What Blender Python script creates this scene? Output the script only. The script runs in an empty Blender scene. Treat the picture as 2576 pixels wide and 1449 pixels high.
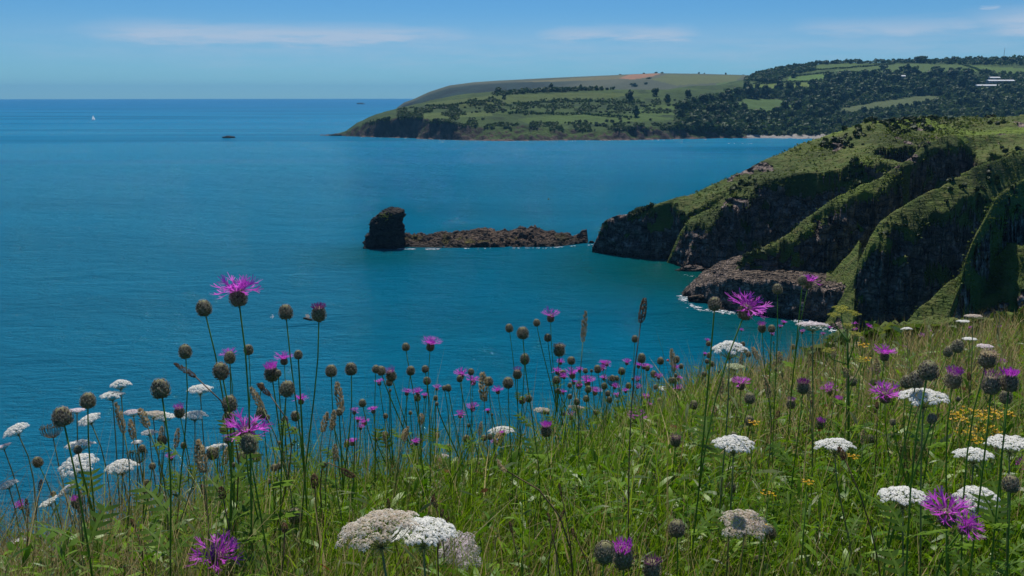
import bpy, math, random
import numpy as np
from mathutils import Vector, Matrix

# ------------------------------------------------------------------ camera, sky, sun, exposure
scene = bpy.context.scene
COL = scene.collection
R_ = math.radians
EYE = 45.0                      # metres above the sea
PITCH = R_(12.26)
S = 2231.0                      # focal length in the units of a 2576 wide picture
cam_d = bpy.data.cameras.new("camera")
cam_d.sensor_width = 36.0
cam_d.lens = 36.0 * S / 2576.0
cam_d.clip_start = 0.05
cam_d.clip_end = 60000.0
cam = bpy.data.objects.new("camera", cam_d)
COL.objects.link(cam)
cam.location = (0, 0, EYE)
cam.rotation_euler = (R_(90) - PITCH, 0, 0)
scene.camera = cam

SUN_EL, SUN_AZ = R_(60.0), R_(-4.0)      # azimuth from +Y (the way we look) towards +X
world = bpy.data.worlds.new("World")
scene.world = world
world.use_nodes = True


def build_world():
    nt = world.node_tree
    N, L = nt.nodes, nt.links
    N.clear()
    out = N.new("ShaderNodeOutputWorld")
    bg = N.new("ShaderNodeBackground")
    bg.inputs["Strength"].default_value = 0.088
    sky = N.new("ShaderNodeTexSky")
    sky.sky_type = 'NISHITA'
    sky.sun_disc = False
    sky.sun_elevation = SUN_EL
    sky.sun_rotation = SUN_AZ
    sky.altitude = 50
    sky.air_density = 0.85
    sky.dust_density = 0.0
    sky.ozone_density = 4.0
    tint = N.new("ShaderNodeMix"); tint.data_type = 'RGBA'; tint.blend_type = 'MULTIPLY'
    tint.inputs[0].default_value = 1.0
    tint.inputs[7].default_value = (0.35, 0.68, 0.93, 1)
    L.new(sky.outputs[0], tint.inputs[6])
    tc = N.new("ShaderNodeTexCoord")
    sep = N.new("ShaderNodeSeparateXYZ")
    L.new(tc.outputs["Generated"], sep.inputs[0])

    def M(op, a=None, b=None, c=None):
        n = N.new("ShaderNodeMath"); n.operation = op
        for i, v in enumerate((a, b, c)):
            if v is None: continue
            if hasattr(v, "links"): L.new(v, n.inputs[i])
            else: n.inputs[i].default_value = v
        return n.outputs[0]
    az = M('ARCTAN2', sep.outputs[0], sep.outputs[1])
    el = M('ARCSINE', sep.outputs[2])
    comb = N.new("ShaderNodeCombineXYZ")
    L.new(M('MULTIPLY', az, 14.0), comb.inputs[0]); L.new(M('MULTIPLY', el, 110.0), comb.inputs[1])
    n1 = N.new("ShaderNodeTexNoise"); n1.inputs["Scale"].default_value = 1.0
    n1.inputs["Detail"].default_value = 7; n1.inputs["Roughness"].default_value = 0.6
    L.new(comb.outputs[0], n1.inputs["Vector"])
    # wobble of the streaks' height
    elw = M('ADD', el, M('MULTIPLY', M('SUBTRACT', n1.outputs[0], 0.5), 0.022))
    total = None
    for a0, a1, e, t, amp in [(-28, 0.5, 3.60, .55, .70), (-25, -6, 3.25, .45, .60), (0, 13, 3.65, .50, .62),
                              (15, 30, 3.75, .55, .48), (24, 46, 3.85, .75, .80), (28, 52, 2.3, .45, .5), (-60, -36, 3.0, .5, .6),
                              (26.6, 28.0, 4.75, .13, .45), (48, 110, 4.2, .7, .7), (-140, -70, 4.0, .7, .7), (120, 210, 4.5, .8, .7),
                              (-40, 50, 2.9, 1.3, .26)]:
        a0, a1, e, t = R_(a0), R_(a1), R_(e), R_(t)
        fall = (a1 - a0) * .28
        m1 = N.new("ShaderNodeMapRange"); m1.interpolation_type = 'SMOOTHSTEP'
        m1.inputs[1].default_value = a0; m1.inputs[2].default_value = a0 + fall
        L.new(az, m1.inputs[0])
        m2 = N.new("ShaderNodeMapRange"); m2.interpolation_type = 'SMOOTHSTEP'
        m2.inputs[1].default_value = a1; m2.inputs[2].default_value = a1 - fall
        L.new(az, m2.inputs[0])
        d = M('DIVIDE', M('SUBTRACT', elw, e), t)
        g = M('POWER', 2.718, M('MULTIPLY', M('MULTIPLY', d, d), -1.0))
        g = M('MULTIPLY', M('MULTIPLY', g, M('MULTIPLY', m1.outputs[0], m2.outputs[0])), amp)
        total = g if total is None else M('MAXIMUM', total, g)
    nm = N.new("ShaderNodeMapRange")
    nm.inputs[1].default_value = .32; nm.inputs[2].default_value = .72
    nm.inputs[3].default_value = .35; nm.inputs[4].default_value = 1.0
    L.new(n1.outputs[0], nm.inputs[0])
    fac = M('MINIMUM', M('MULTIPLY', M('MULTIPLY', total, nm.outputs[0]), 1.9), .9)
    mix = N.new("ShaderNodeMix"); mix.data_type = 'RGBA'
    L.new(fac, mix.inputs[0])
    L.new(tint.outputs[2], mix.inputs[6])
    mix.inputs[7].default_value = (4.9, 6.3, 8.1, 1)
    L.new(mix.outputs[2], bg.inputs[0])
    L.new(bg.outputs[0], out.inputs[0])


build_world()
sun_d = bpy.data.lights.new("sun", 'SUN')
sun_d.energy = 5.0
sun_d.angle = R_(0.53)
sun_d.color = (1.0, 0.955, 0.88)
sun = bpy.data.objects.new("sun", sun_d)
COL.objects.link(sun)
sdir = Vector((math.sin(SUN_AZ) * math.cos(SUN_EL), math.cos(SUN_AZ) * math.cos(SUN_EL), math.sin(SUN_EL)))
sun.rotation_euler = sdir.to_track_quat('Z', 'Y').to_euler()
vs = scene.view_settings
vs.view_transform = 'Standard'
vs.look = 'None'
vs.gamma = 1.0
vs.use_curve_mapping = False
vs.exposure = 0.0
scene.cycles.use_denoising = True
scene.cycles.max_bounces = 6
scene.cycles.diffuse_bounces = 3
scene.cycles.glossy_bounces = 3
scene.cycles.transmission_bounces = 3
scene.cycles.volume_bounces = 0
scene.cycles.caustics_reflective = False
scene.cycles.caustics_refractive = False

# ------------------------------------------------------------------ helpers
rng = np.random.default_rng(7)
rnd = random.Random(7)
CP, SP = math.cos(PITCH), math.sin(PITCH)


def ray(x, y):
    """direction (unit depth) through a point of the 2576 x 1449 picture"""
    rx, ry = (x - 1288.0) / S, (724.5 - y) / S
    return np.array([rx, CP + SP * ry, -SP + CP * ry])


def P(x, y, depth):
    return np.array([0, 0, EYE]) + ray(x, y) * depth


def Pd(x, y, dist):
    r = ray(x, y)
    return np.array([0, 0, EYE]) + r * (dist / math.hypot(r[0], r[1]))


def Psea(x, y, z=0.0):
    r = ray(x, y)
    return np.array([0, 0, EYE]) + r * ((z - EYE) / r[2])


def proj(X, Y, Z):
    """world -> 2576 picture coordinates (used to check where things fall)"""
    zz = Z - EYE
    dep = Y * CP - zz * SP
    up = Y * SP + zz * CP
    dep = np.maximum(dep, 1e-6)
    return 1288 + S * X / dep, 724.5 - S * up / dep


def _h(xi, yi, zi, seed):
    h = (xi * 374761393 + yi * 668265263 + zi * 1440662683 + seed * 974634777) & 0xffffffff
    h = ((h ^ (h >> 13)) * 1274126177) & 0xffffffff
    h = ((h ^ (h >> 16)) * 2246822519) & 0xffffffff
    return ((h ^ (h >> 15)) & 0xffffff) / float(0xffffff)


def vnoise(x, y, z=0.0, seed=0):
    x, y, z = np.broadcast_arrays(np.asarray(x, float), np.asarray(y, float), np.asarray(z, float))
    xf, yf, zf = np.floor(x), np.floor(y), np.floor(z)
    xi, yi, zi = xf.astype(np.int64), yf.astype(np.int64), zf.astype(np.int64)
    u, v, w = x - xf, y - yf, z - zf
    u = u * u * u * (u * (u * 6 - 15) + 10); v = v * v * v * (v * (v * 6 - 15) + 10); w = w * w * w * (w * (w * 6 - 15) + 10)
    r = 0
    for dx in (0, 1):
        for dy in (0, 1):
            for dz in (0, 1):
                r = r + _h(xi + dx, yi + dy, zi + dz, seed) * (u if dx else 1 - u) * (v if dy else 1 - v) * (w if dz else 1 - w)
    return r * 2 - 1


def fbm(x, y, z=0.0, seed=0, octv=4, gain=.5, lac=2.03):
    a, s, t = 1.0, 0.0, 0.0
    f = 1.0
    for i in range(octv):
        s = s + a * vnoise(np.asarray(x) * f + 17.3 * i, np.asarray(y) * f - 9.1 * i, np.asarray(z) * f + 3.7 * i, seed + i)
        t += a; a *= gain; f *= lac
    return s / t


def sst(a, b, x):
    t = np.clip((x - a) / (b - a), 0, 1)
    return t * t * (3 - 2 * t)


def mesh_np(name, verts, faces, smooth=False, attrs=None, cols=None):
    """verts (N,3); faces: array (M,3|4) or a list of such arrays"""
    me = bpy.data.meshes.new(name)
    verts = np.asarray(verts, np.float32)
    fl = faces if isinstance(faces, list) else [faces]
    fl = [np.asarray(f, np.int32) for f in fl if len(f)]
    nl = sum(f.size for f in fl); nf = sum(len(f) for f in fl)
    me.vertices.add(len(verts)); me.vertices.foreach_set("co", verts.ravel())
    me.loops.add(nl); me.loops.foreach_set("vertex_index", np.concatenate([f.ravel() for f in fl]))
    tot = np.concatenate([np.full(len(f), f.shape[1], np.int32) for f in fl])
    st = np.concatenate([[0], np.cumsum(tot)[:-1]]).astype(np.int32)
    me.polygons.add(nf); me.polygons.foreach_set("loop_start", st)
    me.polygons.foreach_set("loop_total", tot)
    if smooth:
        me.polygons.foreach_set("use_smooth", np.ones(nf, bool))
    for k, v in (attrs or {}).items():
        a = me.attributes.new(k, 'FLOAT', 'POINT'); a.data.foreach_set("value", np.asarray(v, np.float32).ravel())
    for k, v in (cols or {}).items():
        a = me.color_attributes.new(k, 'FLOAT_COLOR', 'POINT')
        c = np.ones((len(verts), 4), np.float32); c[:, :3] = v
        a.data.foreach_set("color", c.ravel())
    me.update(calc_edges=True)
    return me


def grid_faces(nr, nc):
    i = np.arange(nr * nc).reshape(nr, nc)
    return np.stack([i[:-1, :-1], i[:-1, 1:], i[1:, 1:], i[1:, :-1]], -1).reshape(-1, 4)


class MB:
    """collects pieces into one mesh"""
    def __init__(self): self.v, self.f, self.m, self.sm = [], [], [], []
    def add(self, v, f, mat=0, smooth=True):
        o = len(self.v); self.v.extend([tuple(map(float, p)) for p in v])
        for q in f:
            self.f.append(tuple(int(i) + o for i in q)); self.m.append(mat); self.sm.append(smooth)
    def mesh(self, name, mats):
        me = bpy.data.meshes.new(name); me.from_pydata(self.v, [], self.f)
        for m in mats: me.materials.append(m)
        me.polygons.foreach_set("material_index", self.m); me.polygons.foreach_set("use_smooth", self.sm)
        me.update(); return me


def frame(axis):
    a = np.asarray(axis, float); a = a / (np.linalg.norm(a) + 1e-12)
    t = np.array([1.0, 0, 0]) if abs(a[0]) < .8 else np.array([0, 1.0, 0])
    u = np.cross(t, a); u /= np.linalg.norm(u); v = np.cross(a, u)
    return u, v, a


def tube(pts, rad, sides=5, cap=True):
    pts = np.asarray(pts, float); n = len(pts)
    rad = np.broadcast_to(np.asarray(rad, float), (n,))
    vs, fs = [], []
    tan = np.gradient(pts, axis=0)
    for i in range(n):
        u, v, a = frame(tan[i])
        for k in range(sides):
            an = 2 * math.pi * k / sides
            vs.append(pts[i] + rad[i] * (math.cos(an) * u + math.sin(an) * v))
    for i in range(n - 1):
        for k in range(sides):
            k2 = (k + 1) % sides
            fs.append((i * sides + k, i * sides + k2, (i + 1) * sides + k2, (i + 1) * sides + k))
    if cap:
        fs.append(tuple(range((n - 1) * sides, n * sides))); fs.append(tuple(range(sides - 1, -1, -1)))
    return vs, fs


def bez(a, b, c, d, n):
    t = np.linspace(0, 1, n)[:, None]
    return (1 - t) ** 3 * a + 3 * (1 - t) ** 2 * t * b + 3 * (1 - t) * t * t * c + t ** 3 * d


def obj(name, me, mat=None, parent=None, loc=None, mtx=None):
    o = bpy.data.objects.new(name, me); COL.objects.link(o)
    if mat is not None and me is not None and not me.materials: me.materials.append(mat)
    if parent is not None: o.parent = parent
    if loc is not None: o.location = tuple(float(c) for c in loc)
    if mtx is not None: o.matrix_local = mtx
    return o


def tag(o, label=None, cat=None, group=None, kind=None):
    if label: o["label"] = label
    if cat: o["category"] = cat
    if group: o["group"] = group
    if kind: o["kind"] = kind
    return o


def empty(name, loc):
    o = bpy.data.objects.new(name, None); COL.objects.link(o)
    o.location = tuple(float(c) for c in loc); o.empty_display_size = .05
    return o


def orient(axis, spin=0.0, scale=1.0, loc=(0, 0, 0)):
    u, v, a = frame(axis)
    c, s = math.cos(spin), math.sin(spin)
    u2, v2 = c * u + s * v, -s * u + c * v
    m = Matrix(((u2[0], v2[0], a[0], 0), (u2[1], v2[1], a[1], 0), (u2[2], v2[2], a[2], 0), (0, 0, 0, 1)))
    return Matrix.Translation(Vector([float(c) for c in loc])) @ m @ Matrix.Diagonal((scale, scale, scale, 1))


# ------------------------------------------------------------------ materials
def new_mat(name):
    m = bpy.data.materials.new(name); m.use_nodes = True
    nt = m.node_tree; nt.nodes.clear()
    return m, nt.nodes, nt.links


class NB:
    """small node writer"""
    def __init__(self, name):
        self.m, self.N, self.L = new_mat(name)
        self.out = self.N.new("ShaderNodeOutputMaterial")
    def put(self, sock, v):
        if hasattr(v, "links"): self.L.new(v, sock)
        else: sock.default_value = v if not (isinstance(v, tuple) and len(v) == 3) else (*v, 1)
    def math(self, op, a, b=0.0, clamp=False):
        n = self.N.new("ShaderNodeMath"); n.operation = op; n.use_clamp = clamp
        self.put(n.inputs[0], a); self.put(n.inputs[1], b); return n.outputs[0]
    def mix(self, f, a, b, blend='MIX'):
        n = self.N.new("ShaderNodeMix"); n.data_type = 'RGBA'; n.blend_type = blend
        self.put(n.inputs[0], f); self.put(n.inputs[6], a); self.put(n.inputs[7], b); return n.outputs[2]
    def rng(self, v, a, b, c=0.0, d=1.0, smooth=False):
        n = self.N.new("ShaderNodeMapRange")
        if smooth: n.interpolation_type = 'SMOOTHSTEP'
        self.put(n.inputs[0], v)
        for i, q in enumerate((a, b, c, d)): n.inputs[i + 1].default_value = q
        return n.outputs[0]
    def pos(self, scale=(1, 1, 1), rot=(0, 0, 0), obj=False):
        if obj:
            g = self.N.new("ShaderNodeTexCoord").outputs["Object"]
        else:
            g = self.N.new("ShaderNodeNewGeometry").outputs["Position"]
        mp = self.N.new("ShaderNodeMapping"); mp.inputs["Scale"].default_value = scale; mp.inputs["Rotation"].default_value = rot
        self.L.new(g, mp.inputs[0]); return mp.outputs[0]
    def noise(self, vec, scale=1.0, detail=3, rough=.55, dist=0.0):
        n = self.N.new("ShaderNodeTexNoise"); self.L.new(vec, n.inputs["Vector"])
        n.inputs["Scale"].default_value = scale; n.inputs["Detail"].default_value = detail
        n.inputs["Roughness"].default_value = rough; n.inputs["Distortion"].default_value = dist
        return n.outputs[0]
    def attr(self, name, out=2):
        n = self.N.new("ShaderNodeAttribute"); n.attribute_name = name; return n.outputs[out]
    def island(self):
        return self.N.new("ShaderNodeNewGeometry").outputs["Random Per Island"]
    def objrand(self):
        return self.N.new("ShaderNodeObjectInfo").outputs["Random"]
    def bump(self, h, strength=.5, dist=.1):
        n = self.N.new("ShaderNodeBump"); n.inputs["Strength"].default_value = strength; n.inputs["Distance"].default_value = dist
        self.put(n.inputs["Height"], h); return n.outputs[0]
    def bsdf(self, col, rough=.6, spec=.3, normal=None, **kw):
        n = self.N.new("ShaderNodeBsdfPrincipled")
        self.put(n.inputs["Base Color"], col); self.put(n.inputs["Roughness"], rough)
        self.put(n.inputs["Specular IOR Level"], spec)
        if normal is not None: self.L.new(normal, n.inputs["Normal"])
        for k, v in kw.items(): self.put(n.inputs[k], v)
        return n.outputs[0]
    def leaf(self, col, trans=.4, rough=.5, spec=.25, tcol=None):
        a = self.bsdf(col, rough, spec)
        t = self.N.new("ShaderNodeBsdfTranslucent"); self.put(t.inputs[0], tcol if tcol is not None else col)
        mx = self.N.new("ShaderNodeMixShader"); mx.inputs[0].default_value = trans
        self.L.new(a, mx.inputs[1]); self.L.new(t.outputs[0], mx.inputs[2]); return mx.outputs[0]
    def ramp(self, f, stops):
        n = self.N.new("ShaderNodeValToRGB"); self.put(n.inputs[0], f)
        e = n.color_ramp.elements
        while len(e) < len(stops): e.new(.5)
        for q, (p, c) in zip(e, stops): q.position = p; q.color = (*c, 1)
        return n.outputs[0]
    def done(self, sh):
        self.L.new(sh, self.out.inputs[0]); return self.m


def mat_plain(name, col, rough=.6, spec=.3, var=.25, nscale=3.0, objr=True):
    b = NB(name)
    n = b.noise(b.pos((1, 1, 1), obj=True), nscale, 3)
    c = b.mix(b.rng(n, .3, .7), tuple(x * (1 - var) for x in col), tuple(min(1, x * (1 + var)) for x in col))
    return b.done(b.bsdf(c, rough, spec))


def mat_leaf(name, stops, trans=.4, rough=.5, spec=.25, patch=None):
    """foliage: colour differs leaf by leaf (and plant by plant in broad patches)"""
    b = NB(name)
    r = b.island()
    c = b.ramp(r, stops)
    if patch:
        n = b.noise(b.pos(), patch[0], 2)
        c = b.mix(b.rng(n, patch[1], patch[2]), c, b.mix(.75, c, patch[3]))
    return b.done(b.leaf(c, trans, rough, spec))

# ------------------------------------------------------------------ the sea
def build_sea():
    rs = np.concatenate([np.linspace(18, 400, 40), np.geomspace(430, 12000, 40)])
    az = np.linspace(0, 2 * math.pi, 145)
    RR, AA = np.meshgrid(rs, az, indexing='ij')
    v = np.stack([RR * np.sin(AA), RR * np.cos(AA), 0 * RR], -1).reshape(-1, 3)
    o = obj("sea", mesh_np("sea", v, grid_faces(len(rs), len(az))[:, ::-1], smooth=True))
    b = NB("sea water")
    pos = b.N.new("ShaderNodeNewGeometry").outputs["Position"]
    mp = lambda sc, rz=0: b.pos(sc, (0, 0, rz))
    # waves: long low swell, wind chop with crests across the view, fine ripples
    chop = b.noise(mp((.10, .30, 1), .15), 1.0, 5, .62, .4)
    chop2 = b.noise(mp((.34, 1.05, 1), -.12), 1.0, 5, .7, .5)
    rip = b.noise(mp((2.2, 4.0, 1), .05), 1.0, 3, .6)
    h = b.math('ADD', b.math('MULTIPLY', chop, 2.0), b.math('MULTIPLY', chop2, 1.9))
    h = b.math('ADD', h, b.math('MULTIPLY', rip, .42))
    wav = b.noise(mp((.085, .115, 1), .2), 1.0, 4, .6, .6)
    swl = b.noise(mp((.030, .038, 1), -.1), 1.0, 3, .6, .5)
    h = b.math('ADD', h, b.math('ADD', b.math('MULTIPLY', wav, 3.4), b.math('MULTIPLY', swl, 6.0)))
    # wind lanes: smooth and ruffled water
    lane = b.noise(mp((.0011, .0075, 1), .10), 1.0, 4, .55, .6)
    dl = b.N.new("ShaderNodeVectorMath"); dl.operation = 'LENGTH'; b.L.new(pos, dl.inputs[0])
    lw = b.rng(dl.outputs["Value"], 380, 900, 0, 1, True)
    lane = b.math('ADD', b.math('MULTIPLY', lane, lw), b.math('MULTIPLY', b.math('SUBTRACT', 1.0, lw), .56))
    lanef = b.rng(lane, .36, .62, .42, 1.0, True)
    bn = b.N.new("ShaderNodeBump"); bn.inputs["Distance"].default_value = 1.0
    b.L.new(h, bn.inputs["Height"]); b.L.new(b.math('MULTIPLY', lanef, .75), bn.inputs["Strength"])
    # colour of the water body: deep blue offshore, teal to green over the shallows by the cliffs
    sep = b.N.new("ShaderNodeSeparateXYZ"); b.L.new(pos, sep.inputs[0])
    shal = None
    for px, py, rad, amp in [(1800, 680, 46, 1.0), (1650, 650, 34, .75), (1960, 740, 30, .7), (2060, 790, 34, .9), (970, 640, 22, .55), (1250, 630, 40, .2)]:
        c = Psea(px, py)
        d = b.N.new("ShaderNodeVectorMath"); d.operation = 'DISTANCE'
        b.L.new(pos, d.inputs[0]); d.inputs[1].default_value = tuple(c)
        g = b.math('MULTIPLY', b.rng(d.outputs["Value"], rad * .2, rad * 1.5, 1, 0, True), amp)
        shal = g if shal is None else b.math('MAXIMUM', shal, g)
    ln = b.N.new("ShaderNodeVectorMath"); ln.operation = 'LENGTH'; b.L.new(pos, ln.inputs[0])
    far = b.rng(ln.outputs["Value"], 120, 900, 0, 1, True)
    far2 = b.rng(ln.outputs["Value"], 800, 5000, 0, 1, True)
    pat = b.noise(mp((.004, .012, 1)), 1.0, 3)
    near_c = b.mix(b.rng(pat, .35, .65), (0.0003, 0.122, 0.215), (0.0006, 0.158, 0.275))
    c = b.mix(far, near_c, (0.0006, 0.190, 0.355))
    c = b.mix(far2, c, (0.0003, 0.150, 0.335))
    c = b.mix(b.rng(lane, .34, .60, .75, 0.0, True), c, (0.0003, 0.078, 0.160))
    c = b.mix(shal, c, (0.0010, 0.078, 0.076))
    rgh = b.rng(ln.outputs["Value"], 120, 2500, .05, .36, True)
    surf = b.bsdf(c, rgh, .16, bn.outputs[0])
    b2 = b.N.new("ShaderNodeBump"); b2.inputs["Distance"].default_value = 1.0
    b.L.new(h, b2.inputs["Height"]); b.L.new(b.math('MULTIPLY', lanef, 1.0), b2.inputs["Strength"])
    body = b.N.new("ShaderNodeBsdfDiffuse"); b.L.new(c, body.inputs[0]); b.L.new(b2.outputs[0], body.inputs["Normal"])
    mx = b.N.new("ShaderNodeMixShader"); mx.inputs[0].default_value = .62
    b.L.new(surf, mx.inputs[1]); b.L.new(body.outputs[0], mx.inputs[2]); sh = mx.outputs[0]
    o.data.materials.append(b.done(sh))
    tag(o, "wide blue sea with small wind ripples out to the horizon", "sea", kind="structure")


build_sea()


# ------------------------------------------------------------------ rock and turf materials
def mat_cliff(name, rock_a, rock_b, rock_c, grass_a, grass_b, grass_c, big=1.0, crack=1.0):
    b = NB(name)
    g = b.attr("turf")
    p1 = b.pos((1, 1, 1))
    n_big = b.noise(p1, .09 / big, 4, .6)
    n_mid = b.noise(p1, .45 / big, 5, .65)
    n_fin = b.noise(p1, 2.2 / big, 4, .65)
    strat = b.noise(b.pos((.25 / big, .25 / big, 1.6 / big), (.5, .35, .2)), 1.0, 4, .6, .5)
    rc = b.mix(b.rng(n_mid, .32, .68), rock_a, rock_b)
    rc = b.mix(b.rng(strat, .50, .66, 0, .75), rc, rock_c)
    gc = b.mix(b.rng(n_big, .38, .62), grass_a, grass_b)
    n_pat = b.noise(p1, .035 / big, 3, .55)
    gc = b.mix(b.rng(n_mid, .45, .68, 0, .85), gc, grass_c)
    gc = b.mix(b.rng(n_pat, .54, .62, 0, .8, True), gc, tuple(min(1, x * y) for x, y in zip(grass_b, (1.5, 1.65, .8))))
    gc = b.mix(b.rng(n_pat, .40, .46, .65, 0, True), gc, tuple(x * .45 for x in grass_a))
    gc = b.mix(b.rng(n_fin, .3, .7, 0, .35), gc, (.030, .045, .010))
    f = b.rng(b.math('ADD', g, b.math('MULTIPLY', b.math('SUBTRACT', n_mid, .5), .7)), .42, .58, smooth=True)
    # wet dark band and weed at the tide line
    sep = b.N.new("ShaderNodeSeparateXYZ"); b.L.new(p1, sep.inputs[0])
    tide = b.rng(b.math('ADD', sep.outputs[2], b.math('MULTIPLY', n_mid, 1.4)), 1.3, 2.2, .72, 0)
    rc = b.mix(tide, rc, (.010, .0085, .007))
    c = b.mix(f, rc, gc)
    hh = b.math('ADD', b.math('MULTIPLY', strat, .9), b.math('ADD', b.math('MULTIPLY', n_mid, .8), b.math('MULTIPLY', n_fin, .35)))
    def cracks(sc, rot):
        vo = b.N.new("ShaderNodeTexVoronoi"); vo.feature = 'DISTANCE_TO_EDGE'; vo.inputs["Scale"].default_value = 1.0
        wv = b.N.new("ShaderNodeVectorMath"); wv.operation = 'ADD'
        nz = b.N.new("ShaderNodeTexNoise"); nz.inputs["Scale"].default_value = .5; b.L.new(p1, nz.inputs["Vector"])
        b.L.new(b.pos(sc, rot), wv.inputs[0]); b.L.new(nz.outputs["Color"], wv.inputs[1]); b.L.new(wv.outputs[0], vo.inputs["Vector"])
        return vo.outputs["Distance"]
    k1 = b.rng(cracks((.20 / big, .20 / big, .42 / big), (.45, .5, .3)), 0, .12); k2 = b.rng(cracks((.7 / big, .7 / big, 1.5 / big), (.45, .5, .3)), 0, .14)
    inv = b.math('SUBTRACT', 1.0, f)
    rel = b.math('MULTIPLY', b.math('MULTIPLY', inv, crack), b.math('ADD', b.math('MULTIPLY', k1, 1.3), b.math('MULTIPLY', k2, .5)))
    hh = b.math('ADD', hh, rel)
    dk = b.math('MULTIPLY', inv, b.math('SUBTRACT', 1.0, b.math('MULTIPLY', k1, b.rng(k2, 0, 1, .55, 1))))
    c = b.mix(b.math('MULTIPLY', dk, .55 * crack), c, (.012, .010, .010))
    return b.done(b.bsdf(c, .85, .2, b.bump(hh, 1.0, .9 * big)))


M_CLIFF = mat_cliff("cliff rock and turf", (.110, .083, .072), (.450, .350, .300), (.180, .130, .108),
                    (.062, .100, .014), (.100, .135, .020), (.130, .120, .034))
M_REEF = mat_cliff("reef rock", (.058, .042, .032), (.135, .093, .066), (.044, .034, .029),
                   (.045, .038, .011), (.068, .050, .018), (.05, .044, .016), crack=.35)
M_STACK = mat_cliff("stack rock", (.035, .028, .024), (.065, .052, .043), (.038, .030, .026),
                    (.060, .095, .014), (.10, .135, .022), (.11, .10, .03))
M_PALE = mat_cliff("pale ledge rock", (.100, .074, .054), (.180, .134, .098), (.066, .050, .039),
                   (.060, .095, .014), (.10, .12, .022), (.11, .10, .03))
M_FAR = None

# ------------------------------------------------------------------ the near headland (right)
RIDGES = []


def ridge(pts, gw, gs=.35, cs=3.2, bs=.45, end=2.2, pale=0.0):
    w = [Pd(*p) for p in pts]
    az = np.array([math.atan2(q[0], q[1]) for q in w]); d = np.array([math.hypot(q[0], q[1]) for q in w])
    z = np.array([q[2] for q in w])
    gx = np.array([a[0] for a in gw], float)
    gaz = np.interp(gx, [p[0] for p in pts], az)
    o = np.argsort(az)
    gsv = np.array([a[2] if len(a) > 2 else gs for a in gw])
    RIDGES.append(dict(az=az[o], d=d[o], z=z[o], gaz=gaz, gw=np.array([a[1] for a in gw], float), gs=gsv, cs=cs, bs=bs, end=end))


# each: picture x, y and distance of points along the crest; then turf width before the cliff breaks
ridge([(1511, 578, 259), (1520, 556, 259), (1545, 543, 258), (1580, 537, 256), (1650, 515, 254), (1740, 487, 256), (1800, 462, 258), (1850, 440, 260),
       (1920, 405, 264), (2000, 368, 270), (2060, 345, 275), (2110, 328, 280), (2190, 305, 286), (2340, 299, 296), (2460, 296, 305), (2576, 291, 312), (2800, 287, 325)],
      [(1511, .6), (1690, 1.0), (1725, 8, .55), (1790, 15, .42), (1850, 11, .38), (1920, 14, .36), (2000, 18, .34), (2100, 27, .33), (2200, 34, .30), (2340, 30, .25), (2576, 40, .20), (2800, 40, .20)], cs=3.0, bs=.28)
ridge([(1868, 652, 203), (1900, 632, 204), (1940, 612, 205), (1990, 586, 207), (2030, 550, 209), (2080, 511, 211), (2130, 483, 214), (2190, 450, 219),
       (2240, 420, 226), (2290, 388, 236), (2330, 356, 250), (2380, 342, 262), (2450, 338, 276), (2600, 330, 290)],
      [(1868, .3), (1940, 1.2, .8), (2080, 3.0, .8), (2190, 3.0, .7), (2290, 3.5, .6), (2380, 5, .5), (2600, 8, .5)], cs=3.0, bs=1.15)
ridge([(2150, 690, 186), (2160, 655, 187), (2172, 632, 187), (2190, 592, 188), (2212, 560, 189), (2250, 535, 191), (2300, 510, 194), (2350, 482, 198), (2400, 455, 203),
       (2450, 430, 209), (2500, 410, 216), (2576, 376, 228), (2700, 340, 246), (2900, 310, 260)],
      [(2150, .4), (2200, 2.0, .9), (2300, 5.5, .95), (2400, 7, .85), (2500, 11, .7), (2700, 14, .6)], cs=3.4, bs=.8)
ridge([(2392, 775, 118), (2412, 725, 120), (2428, 660, 122), (2445, 612, 125), (2470, 560, 129), (2500, 506, 134), (2530, 478, 140), (2576, 448, 149), (2700, 405, 168), (2900, 360, 190)],
      [(2392, .3), (2470, 1.0, .9), (2530, 1.8, .8), (2700, 6, .6)], cs=3.6, bs=.95)
ridge([(2225, 850, 124), (2275, 812, 125), (2330, 762, 127), (2380, 712, 129), (2425, 668, 131), (2470, 640, 133), (2540, 610, 136)],
      [(2225, 7, 1.0), (2540, 9, 1.0)], cs=1.8, bs=1.1)
ridge([(2110, 893, 84), (2160, 855, 85), (2200, 832, 86), (2250, 815, 88), (2300, 803, 90), (2400, 800, 92), (2600, 790, 95)],
      [(2110, .6), (2600, 5, .7)], cs=2.0, bs=.9)


ridge([(1712, 585, 244), (1738, 552, 244), (1790, 520, 246), (1850, 480, 249), (1890, 455, 251), (1930, 440, 253)],
      [(1712, .6), (1745, 5.5, .62), (1850, 5, .6), (1930, 3, .6)], cs=2.8, bs=1.6, end=2.6)


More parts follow.
